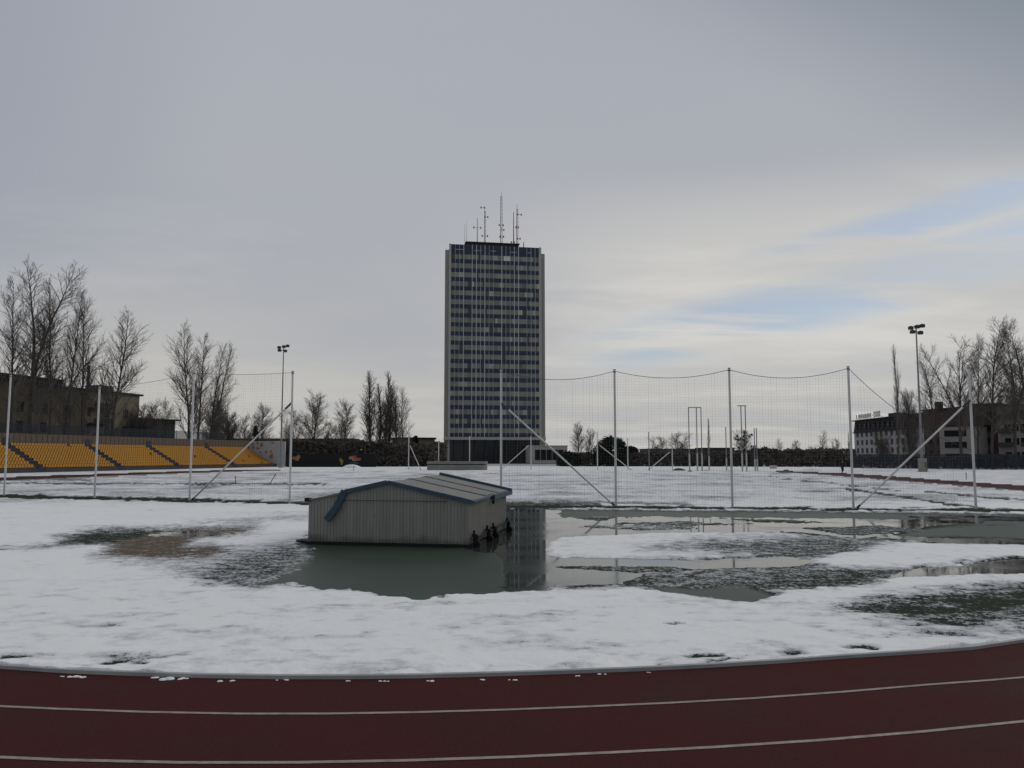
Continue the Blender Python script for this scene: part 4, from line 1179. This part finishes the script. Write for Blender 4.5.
# ------------------------------------------------------------------ houses
def house(name, label, A, B, h, depth, wallm, rows, cols, ww, wh, z0, dz, roofm='darkroof', roof_h=.6, over=.35, inset=1.2, winm='window_dark', cat='building', skip=(), framed=True, mansard=0, roof_side=True):
    """A, B: left and right ground corners of the face we see"""
    A, B = Vector((A[0], A[1], 0)), Vector((B[0], B[1], 0)); d = B - A; L = d.length; yaw = math.atan2(d.y, d.x)
    t = thing(name, label, cat, A, yaw)
    hw = h - mansard
    mb = MB(); mb.box((L / 2, depth / 2, hw / 2), (L, depth, hw)); mb.build('wall', M[wallm], t)
    mb = MB()
    if mansard:
        base = [(-over, -over), (L + over, -over), (L + over, depth + over), (-over, depth + over)]
        mb.prism(base, hw + .003, hw + .25)
        vs = [(-.1, -.1, hw + .253), (L + .1, -.1, hw + .253), (L + .1, depth, hw + .253), (-.1, depth, hw + .253), (.1, .35, h), (L - .1, .35, h), (L - .1, depth - .3, h), (.1, depth - .3, h)]
        mb.add(vs, [(3, 2, 1, 0), (4, 5, 6, 7), (0, 1, 5, 4), (1, 2, 6, 5), (2, 3, 7, 6), (3, 0, 4, 7)])
        mb.prism([(-over - .1, -over), (L + over, -over), (L + over, depth + over), (-over - .1, depth + over)], h + .003, h + .3)
    else:
        mb.prism([(-over, -over), (L + over, -over), (L + over, depth + over), (-over, depth + over)], hw + .003, hw + roof_h)
    ro = mb.build('roof', M[roofm], t)
    n = 0
    for r_ in range(rows):
        for c in range(cols):
            if (r_, c) in skip or n >= 98: continue
            x = inset + (L - 2 * inset) * (c + .5) / cols; z = z0 + dz * r_; n += 1
            mb = MB()
            if framed:
                f = .09
                mb.box((x, -.02, z + wh / 2), (ww, .05, f)); mb.box((x, -.02, z - wh / 2), (ww + .2, .10, f)); mb.box((x - ww / 2, -.02, z), (f, .05, wh)); mb.box((x + ww / 2, -.02, z), (f, .05, wh)); mb.box((x, -.015, z), (.06, .04, wh))
            else:
                mb.box((x, -.03, z - wh / 2 - .05), (ww + .15, .10, .08))
            w = mb.build('window', M['frame'] if framed else M[wallm], t)
            mb = MB(); mb.box((x, -.004, z), (ww - .02, .02, wh - .02)); mb.build('pane', M[winm], w)
    return t, L, ro

# beige block behind the stand
d0, d1 = dep(-30, -108), dep(137, -108)
A_ = P(-30, 470, d0); B_ = P(136.5, 470, d1)
hh = P(110, 393.5, dep(110, -108)).z
bt, bl, ro = house('beige_building', 'old dirty beige block with a flat dark roof behind the yellow stand', A_, B_, hh, 12, 'oldwall', 3, 7, 1.3, 1.7, 4.0, 3.1, roof_h=.35, over=.5, framed=False)
mb = MB()
for k in range(3):
    z = 5.4 + 2.7 * k; x = bl * .70
    mb.box((x, -.62, z), (4.2, 1.2, .18)); mb.box((x, -1.19, z + .55), (4.2, .06, .9))
mb.build('balcony', M['darkwall'], bt)
mb = MB(); mb.box((bl * .62, -.12, hh / 2), (.4, .2, hh - .4)); mb.build('drainpipe', M['oldwall'], bt)
mb = MB(); mb.box((bl * .30, 4, hh + 1.), (bl * .42, 5, 1.3)); mb.box((bl * .80, 3, hh + .9), (3.6, 3, 1.1)); mb.build('roof_hut', M['darkwall'], ro)
mb = MB(); mb.box((bl * .705, 2.5, hh + 2.6), (.32, .4, 4.6)); mb.build('chimney', M['darkwall'], ro)
house('dark_building', 'low dark house with an overhanging flat roof right of the beige block', P(136, 470, 163), P(173.5, 470, 172), P(160, 420, 167).z, 9, 'darkwall', 1, 3, 1.2, 1.5, 6.6, 3., roof_h=.3, over=.8, framed=False)
house('far_building', 'long low dark-roofed house behind the floodlight mast and bare trees', P(225, 470, 235), P(352, 470, 235), P(300, 440.5, 235).z, 9, 'far_wall', 1, 10, 1.2, 1.3, 3.5, 3., framed=False)
house('far_building', 'low brown flat building between the poplars and the tower', P(400, 470, 228), P(434.5, 470, 232), P(420, 439.5, 230).z, 9, 'plank', 2, 5, 1.4, 1.2, 2.2, 3., framed=False)
bt, bl, ro = house('annex_building', 'low beige flat-roofed annex at right foot of the tower', P(531, 470, 251), P(567.5, 470, 253), P(550, 446.5, 252).z, 14, 'beige', 1, 5, 1.75, 3.3, 2.7, 3., roofm='beige', roof_h=.35, over=.15, framed=False)
house('far_building', 'distant grey flat block behind the hedge left of the cage poles', P(650, 470, 300), P(706, 470, 305), P(680, 449.5, 302).z, 10, 'far_wall', 1, 9, 1.4, 1.2, 3.4, 2.5, framed=False, roof_h=.3)
bt, bl, ro = house('far_building', 'distant dark block with a pale rectangle of light windows near its top', P(703, 470, 285), P(735, 470, 285), P(718, 448.5, 285).z, 10, 'darkwall', 0, 0, 1, 1, 1, 1, roof_h=.3, framed=False)
mb = MB(); x_ = P(716, 455, 285).x - bt.location.x; z_ = P(716, 454.5, 285).z
mb.box((x_, -.03, z_), (3.0, .08, 1.8)); pb = mb.build('pale_panel', M['far_wall'], bt)
for k in range(4):
    mb = MB(); mb.box((x_ - 1.05 + .72 * k, -.09, z_ + .05), (.34, .06, 1.3)); mb.build('pane', M['frame'], pb)
house('far_building', 'distant low dark block behind the clumpy tree', P(733, 470, 290), P(770, 470, 290), P(750, 451, 290).z, 10, 'far_wall', 1, 6, 1.3, 1.2, 4., 2.5, framed=False, roof_h=.3)

# white hotel with dark mansard, and its neighbours
A_ = P(855.5, 470, 262); B_ = P(928, 470, 212)
hh = P(858, 421.5, 262).z
hb, hl, hro = house('white_hotel', 'white hotel with a dark mansard storey and red letters on its roof', A_, B_, hh, 13, 'white_wall', 4, 13, 1.75, 1.6, 1.5, 2.55, mansard=3.9, over=.5, inset=1.0, framed=False)
for k in range(14):
    mb = MB(); x = 2.4 + (hl - 4.5) * k / 13
    mb.box((x, .02, hh - 1.9), (1.3, .5, 1.7)); w = mb.build('dormer', M['darkroof'], hb)
    mb = MB(); mb.box((x, -.245, hh - 1.9), (.95, .03, 1.3)); mb.build('pane', M['far_wall'] if k in (2, 7) else M['window_dark'], w)
mb = MB()
mb.box((hl * .42, 5, hh + 1.0), (5, 3, 1.3)); mb.box((hl * .33, 5, hh + .9), (1.0, 1, 1.6)); mb.build('roof_box', M['darkwall'], hro)
# roof letters: strokes only, as illegible as in the photograph
rs = random.Random(12)
sg = MB(); Ltx = 12.0; nL = 11
x = 2.4
for k in range(nL):
    if k == 7: 
        sg.box((x + .35, .1, hh + 1.35), (.55, .12, .2)); x += 1.5; continue
    hgt = 1.25 if k < 8 else 1.55; zb_ = hh + .75
    w_ = 1.15
    sg.box((x, .1, zb_ + hgt / 2), (.22, .14, hgt))
    if k not in (0,):
        sg.box((x + w_ * .75, .1, zb_ + hgt / 2), (.22, .14, hgt))
        for zz_ in rs.sample((zb_ + .12, zb_ + hgt / 2, zb_ + hgt - .12), 2): sg.box((x + w_ * .38, .1, zz_), (w_ * .75 - .25, .12, .2))
    x += w_ + .62
sgn = sg.build('roof_letters', M['letter'], hb)
mb = MB(); mb.box((2.4 + (x - 2.4) / 2, .3, hh + .66), (x - 1.2, .08, .08))
for k in range(8): mb.box((2.4 + (x - 2.4) * k / 7, .3, hh + .5), (.07, .07, .5))
mb.build('letter_rail', M['post_dark'], sgn)
A2 = P(925.5, 470, 206); B2 = P(972, 470, 190)
bt, bl, ro = house('brick_building', 'dark red-brown gabled house between the hotel and the right-hand trees', A2, B2, P(945, 409.5, 198).z, 12, 'red_wall', 3, 5, 1.2, 1.5, 3., 3.0, roof_h=.4, framed=False)
mb = MB(); mb.box((.9, 4, P(928, 405, 200).z), (1.4, 1.4, 2.4)); mb.build('chimney', M['darkwall'], ro)
house('pale_building', 'lower pale house with windows in front of the red-brown house', P(941, 470, 182), P(973.5, 470, 176), P(957, 426.5, 179).z, 7, 'cream_wall', 3, 5, 1.1, 1.4, 2.2, 2.6, roof_h=.25, over=.2, framed=False)
bt, bl, ro = house('dark_building', 'tall dark block between the pale house and the balcony house', P(973, 470, 182), P(1001, 470, 178), P(985, 405, 180).z, 12, 'red_wall', 4, 4, 1.1, 1.4, 2.8, 2.9, roof_h=.35, framed=False)
bt, bl, ro = house('balcony_house', 'grey-beige house with stacked balconies at the right edge', P(1000, 470, 176), P(1062, 470, 166), P(1012, 405.5, 172).z, 12, 'cream_wall', 4, 6, 1.3, 1.5, 2.5, 3.0, roof_h=.3, framed=False)
for k in range(4):
    for xx in (.16, .55):
        mb = MB(); mb.box((bl * xx, -.6, 1.35 + 3.0 * k), (3.2, 1.2, .15)); mb.box((bl * xx, -1.17, 1.85 + 3.0 * k), (3.2, .06, .85)); mb.build('balcony', M['darkwall'], bt)

# ------------------------------------------------------------------ the office tower
FL, FR = Vector((P(449.2, 466, 256).x, 256, 0)), Vector((P(541.3, 466, 261).x, 261, 0))
d = FR - FL; TL = d.length; tyaw = math.atan2(d.y, d.x)
tw = thing('office_tower', 'tall slab office tower with navy and beige bands and masts on its roof', 'office tower', FL, tyaw)
ca, sa = math.cos(-tyaw), math.sin(-tyaw)
def loc(v): q = v - FL; return (q.x * ca - q.y * sa, q.x * sa + q.y * ca)
ML = loc(Vector((P(444.3, 466, 267).x, 267, 0))); MR = loc(Vector((P(545.3, 466, 272).x, 272, 0)))
ztop = P(449, 244, 256).z; zb = P(449, 437, 256).z; zend = P(446, 252.5, 263).z
TD = 22.
plan = [(0, 0), (TL, 0), MR, (TL, TD), (0, TD), ML]
core = [(.3, .4), (TL - .3, .4), (TL - .2, TD - .4), (.2, TD - .4)]
mb = MB(); mb.prism([(.06, .06), (TL - .06, .06), (TL - .3, TD - .06), (.3, TD - .06)], 0, ztop - .6); mb.build('core', M['dark_glass'], tw)
# blank beige flanks
for side in (0, 1):
    mb = MB()
    if side == 0:
        mb.prism([(-1.5, 3.6), (.1, 3.6), (.1, 9)], 0, zend)
        mb.prism([(-.45, -.16), (.06, -.16), (.06, .6), (-.45, .6)], 0, ztop + .15)
    else:
        mb.prism([(TL - .1, 3.6), (TL + 2.15, 3.6), (TL - .1, 12)], 0, zend)
        mb.prism([(TL - .50, -.16), (TL + .2, -.16), (TL + .2, .6), (TL - .50, .6)], 0, ztop + .15)
    mb.build('end_wall', M['beige'], tw)
def pane_mat():
    m = bpy.data.materials.new('tower_windows'); m.use_nodes = True; nt = m.node_tree; b = nt.nodes['Principled BSDF']
    a = nt.nodes.new('ShaderNodeAttribute'); a.attribute_name = 'blind_lit'
    r = nt.nodes.new('ShaderNodeValToRGB'); e = r.color_ramp.elements
    e[0].position = 0; e[0].color = (.07, .072, .062, 1); e[1].position = 1; e[1].color = (.66, .68, .60, 1)
    q = e.new(.55); q.color = (.235, .232, .205, 1); q = e.new(.80); q.color = (.31, .30, .27, 1); q = e.new(.25); q.color = (.18, .18, .162, 1)
    nt.links.new(a.outputs['Fac'], r.inputs['Fac']); nt.links.new(r.outputs['Color'], b.inputs['Base Color'])
    b.inputs['Roughness'].default_value = .25; b.inputs['Specular IOR Level'].default_value = .4
    return m
PM = pane_mat()
NFL = 20; NB = 21; pitch = (ztop - zb) / (NFL + .75); rs = random.Random(9)
zc = ztop - pitch * 1.05
FX, FW = .1, TL - .6
mb = MB(); mb.box((FX + FW / 2, .02, (ztop + zc) / 2), (FW, .12, ztop - zc - .02)); mb.build('spandrel', M['navy'], tw)
for fl in range(NFL):
    z1 = zc - fl * (zc - zb) / NFL; z0 = zc - (fl + 1) * (zc - zb) / NFL; zm = z0 + (z1 - z0) * .42
    vs = []; fs = []; bl = []; base_ = rs.uniform(.35, .6)
    for k in range(NB * 2):
        x0_ = FX + FW * k / (NB * 2); x1_ = FX + FW * (k + 1) / (NB * 2) - .05
        n_ = len(vs); vs += [(x0_, .05, zm + .05), (x1_, .05, zm + .05), (x1_, .05, z1 - .05), (x0_, .05, z1 - .05)]; fs.append((n_, n_ + 1, n_ + 2, n_ + 3))
        if k % 2 == 0 or rs.random() < .4: v_ = min(.84, max(0, rs.gauss(base_, .16)))
        if rs.random() < .025: v_ = rs.uniform(.82, .88)
        if rs.random() < .03: v_ = .0
        if fl == 0 and k in (25, 26, 27): v_ = 1.  # lit panes: their light is painted in as the palest pane colour
        bl.append(v_)
    wm_ = MB(); wm_.add(vs, fs); o = wm_.build('window_band', PM, tw)
    at = o.data.attributes.new('blind_lit', 'FLOAT', 'FACE'); at.data.foreach_set('value', bl)
    mb = MB(); mb.box((FX + FW / 2, .02, (z0 + zm) / 2), (FW, .12, zm - z0)); mb.build('spandrel', M['navy'], tw)
for k in range(NB + 1):
    x = FX + FW * k / NB
    if k in (4, 11, 17): continue
    w_ = rs.choice((.07, .10, .16, .18))
    mb = MB(); mb.box((x, -.09, (ztop + zb) / 2), (w_, .10, ztop - zb)); mb.build('mullion', M['mullion'], tw)
# odd bright rails on the top floors
mb = MB()
for a_, b_, f_ in ((.05, .14, .78), (.26, .34, .72), (.66, .73, .7), (.44, .5, .75), (.85, .9, .72)):
    mb.box((TL * (a_ + b_) / 2, -.06, zc + (ztop - zc) * (f_ - .3)), (TL * (b_ - a_), .06, .12))
mb.build('rail', M['mullion'], tw)
mb = MB(); mb.box((TL * .5, 3.0, zb - .45), (TL + 2.5, 9, .9)); mb.build('canopy', M['beige'], tw)
mb = MB(); mb.box((TL * .5, .2, (zb - .95) / 2 - .3), (TL - 1.5, .5, zb - 1.5)); mb.build('ground_floor', M['dark_glass'], tw)
for k in range(9):
    mb = MB(); mb.box((1.5 + (TL - 3) * k / 8, -.55, (zb - .95) / 2), (.5, .5, zb - .95)); mb.build('column', M['darkwall'], tw)
mb = MB(); mb.prism([(p[0], p[1]) for p in [(0, 0), (TL, 0), (TL, TD), (0, TD)]], ztop - .58, ztop - .1); mb.build('roof', M['darkroof'], tw)
xa, xb = (466 - 449.2) / 92.1 * TL, (520 - 449.2) / 92.1 * TL
zp = P(490, 243.3, 261).z
mb = MB(); mb.box(((xa + xb) / 2, 6, (ztop + zp) / 2 - .2), (xb - xa, 7, zp - ztop + .4)); mb.box(((xa + xb) / 2, 6, zp + .05), (xb - xa + .6, 7.6, .25)); mb.build('penthouse', M['darkwall'], tw)
def antenna(px, top, r, m, arms=(), kind=0):
    x = (px - 449.2) / 92.1 * TL; y = 4.; zt_ = P(px, top, FL.y + 4 + x * math.sin(tyaw)).z
    mb = MB()
    if kind:   # lattice mast
        for k in range(3):
            a_ = k * 2.094; mb.tube([(x + math.cos(a_) * r, y + math.sin(a_) * r, ztop), (x + math.cos(a_) * r * .7, y + math.sin(a_) * r * .7, zt_ - 1.5)], .06, 4)
        z = ztop; j = 0
        while z < zt_ - 2.2:
            a_, b_ = j * 2.094, (j + 1) * 2.094
            mb.tube([(x + math.cos(a_) * r * .9, y + math.sin(a_) * r * .9, z), (x + math.cos(b_) * r * .9, y + math.sin(b_) * r * .9, z + .8)], .04, 3); z += .4; j += 1
        mb.tube([(x, y, zt_ - 2), (x, y, zt_)], .06, 5)
    else: mb.tube([(x, y, ztop), (x, y, zt_)], [r, r * .5], 6)
    o = mb.build('antenna', M[m], tw)
    if arms:
        mb = MB()
        for f_, w_, s_ in arms:
            z = ztop + (zt_ - ztop) * f_; mb.tube([(x - w_ / 2 + s_, y, z), (x + w_ / 2 + s_, y, z)], .05, 4)
            mb.box((x - w_ / 2 + s_, y, z), (.35, .3, .6)); mb.box((x + w_ / 2 + s_, y, z), (.35, .3, .6))
        mb.build('cross_arm', M['lead'], o)
antenna(464.7, 224, .08, 'lead'); antenna(466.6, 222, .06, 'lead')
antenna(477.5, 218, .16, 'lead', ((.68, 2.4, 0),))
antenna(485.3, 206.5, .28, 'lead', ((.3, 1.8, 0), (.97, 1.2, -.7), (.75, 1., .5)), 1)
antenna(502.4, 192, .42, 'lead', ((.22, 1.2, .2), (.42, 1.4, .0), (.34, 1.0, .4)), 1)
antenna(515.4, 212, .20, 'lead', ((.1, 1.4, -.4), (.2, 1., -.3)))
antenna(519.1, 204.5, .34, 'red', ((.25, .8, .6), (.5, .8, 0), (.78, 1.2, .8)), 1)
antenna(525.9, 242.2, .22, 'lead')

# ------------------------------------------------------------------ sky, sun, camera
wd = bpy.data.worlds.new('World'); SC.world = wd; wd.use_nodes = True
nt = wd.node_tree; L = nt.links
bg = nt.nodes['Background']; bg.inputs['Strength'].default_value = .1
def N(t): return nt.nodes.new(t)
def val(v, sock):
    if isinstance(v, (int, float)): sock.default_value = v
    else: L.new(v, sock)
def mth(op, a, b=0., c=0.):
    q = N('ShaderNodeMath'); q.operation = op; val(a, q.inputs[0]); val(b, q.inputs[1]); val(c, q.inputs[2]); return q.outputs[0]
def mrange(v, a, b, c=0., d=1., smooth=True):
    q = N('ShaderNodeMapRange'); q.interpolation_type = 'SMOOTHSTEP' if smooth else 'LINEAR'
    for i, w in enumerate((v, a, b, c, d)): val(w, q.inputs[i])
    return q.outputs[0]
def mixc(f, a, b):
    q = N('ShaderNodeMix'); q.data_type = 'RGBA'; val(f, q.inputs[0])
    for i, c in ((6, a), (7, b)):
        if isinstance(c, tuple): q.inputs[i].default_value = (*c, 1)
        else: L.new(c, q.inputs[i])
    return q.outputs[2]
SUN_EL, SUN_AZ = R(28), R(62)            # azimuth clockwise from the view direction
sky = N('ShaderNodeTexSky'); sky.sky_type = 'NISHITA'; sky.sun_disc = False
sky.sun_elevation = SUN_EL; sky.sun_rotation = SUN_AZ
tc = N('ShaderNodeTexCoord'); sp = N('ShaderNodeSeparateXYZ'); L.new(tc.outputs['Generated'], sp.inputs[0])
dx, dy, dz = sp.outputs
zc_ = mth('MAXIMUM', dz, 0.)
k_ = mth('ADD', zc_, .10)
u_, v_ = mth('DIVIDE', dx, k_), mth('DIVIDE', dy, k_)      # clouds on a flat layer overhead
cb_ = N('ShaderNodeCombineXYZ'); L.new(u_, cb_.inputs[0]); L.new(v_, cb_.inputs[1])
def cn(scale, det, rough, off, sx=1., sy=1., dist=0.):
    mp = N('ShaderNodeMapping'); mp.inputs['Location'].default_value = off; mp.inputs['Scale'].default_value = (sx, sy, 1); L.new(cb_.outputs[0], mp.inputs[0])
    q = N('ShaderNodeTexNoise'); q.inputs['Scale'].default_value = scale; q.inputs['Detail'].default_value = det; q.inputs['Roughness'].default_value = rough; q.inputs['Distortion'].default_value = dist
    L.new(mp.outputs[0], q.inputs['Vector']); return q.outputs['Fac']
n_big = cn(.55, 5, .5, (3.1, 1.7, 0)); n_mid = cn(1.1, 7, .6, (7.3, 2.2, 0), .55, 1.0, .3); n_gap = cn(1.5, 6, .55, (2.6, 7.9, 0), .34, 1.2, .25)
# cloud brightness: darker sheet overhead, bright broken band lower on the right
elev = mth('ARCSINE', zc_)
low = mrange(elev, R(34), R(3))                              # 1 near the horizon
az = mth('ARCTAN2', dx, dy)
right = mrange(az, R(-9), R(16))
ev_c = mth('MULTIPLY_ADD', mrange(az, R(0), R(35)), R(4.5), R(7))
band = mth('MULTIPLY', mrange(mth('ABSOLUTE', mth('SUBTRACT', elev, R(11.0))), R(9.5), R(2.5)), right)
low_c = (5.55, 5.38, 4.95)
cl = mixc(low, (3.92, 4.14, 4.66), (4.45, 4.52, 4.66))
cl = mixc(mth('MULTIPLY', mrange(az, R(-17), R(-36)), mrange(elev, R(6), R(16), 0., .9)), cl, (3.25, 3.52, 4.10))
cl = mixc(mth('MULTIPLY', mrange(elev, R(12), R(1.5)), .9), cl, low_c)
# slightly darker sheet on the left half, brighter broken band low on the right
cl = mixc(mth('MULTIPLY', band, .95), cl, (6.0, 5.92, 5.72))
cl = mixc(mth('MULTIPLY', mrange(n_big, .42, .66, .0, .45), mth('SUBTRACT', 1., mth('MULTIPLY', band, .7))), cl, (3.65, 3.88, 4.42))
stre = mth('MULTIPLY', mrange(elev, R(20), R(12)), mth('ADD', .25, mth('MULTIPLY', right, .75)))
cl = mixc(mth('MULTIPLY', mrange(n_mid, .44, .64), mth('MULTIPLY', stre, .5)), cl, (4.55, 4.65, 4.80))
cl = mixc(mth('MULTIPLY', mrange(n_mid, .50, .34), mth('MULTIPLY', stre, .5)), cl, (6.9, 6.75, 6.4))
# blue breaks on the right
lin = mth('MULTIPLY_ADD', az, .19, R(6.3))
off_ = mth('SUBTRACT', elev, lin)
g1 = mth('MULTIPLY', mrange(mth('ABSOLUTE', off_), R(2.6), R(.8)), mrange(n_gap, .36, .52))
g2 = mth('MULTIPLY', mrange(mth('ABSOLUTE', mth('SUBTRACT', off_, R(3.4))), R(1.7), R(.4)), mrange(n_gap, .46, .58))
g2 = mth('MULTIPLY', g2, mrange(az, R(14), R(21)))
gap = mth('MULTIPLY', mth('MAXIMUM', g1, mth('MULTIPLY', g2, .9)), mrange(az, R(2), R(13)))
skyb = mixc(.35, sky.outputs[0], (3.2, 4.2, 5.7))
skyb = mixc(.5, skyb, (3.3, 4.2, 5.6))
gap = mth('MULTIPLY', gap, mrange(n_mid, .62, .44, .25, 1.))
cl = mixc(mth('MULTIPLY', gap, .8), cl, skyb)
cl = mixc(mth('MULTIPLY', mrange(mth('ADD', elev, mth('MULTIPLY', az, .55)), R(33), R(50)), .85), cl, (1.75, 2.15, 2.60))
cl = mixc(mrange(elev, R(34), R(55)), cl, (5.9, 6.0, 6.15))
L.new(cl, bg.inputs['Color'])

sd_ = bpy.data.lights.new('sun', 'SUN'); sd_.energy = .8; sd_.angle = R(25); sd_.color = (1, .96, .90)
so_ = bpy.data.objects.new('sun', sd_); COL.objects.link(so_)
dirv = Vector((math.sin(SUN_AZ) * math.cos(SUN_EL), math.cos(SUN_AZ) * math.cos(SUN_EL), math.sin(SUN_EL)))
so_.rotation_euler = (-dirv).to_track_quat('-Z', 'Y').to_euler()

cd = bpy.data.cameras.new('camera'); cam = bpy.data.objects.new('camera', cd); COL.objects.link(cam)
cam.location = (0, 0, HC); cam.rotation_euler = (math.pi / 2 + TH, 0, 0)
cd.sensor_fit = 'HORIZONTAL'; cd.sensor_width = 36; cd.lens = 36 * F / 1024; cd.clip_end = 9000; cd.clip_start = .1
SC.camera = cam
SC.view_settings.view_transform = 'Standard'; SC.view_settings.look = 'None'; SC.view_settings.gamma = 1; SC.view_settings.exposure = 0
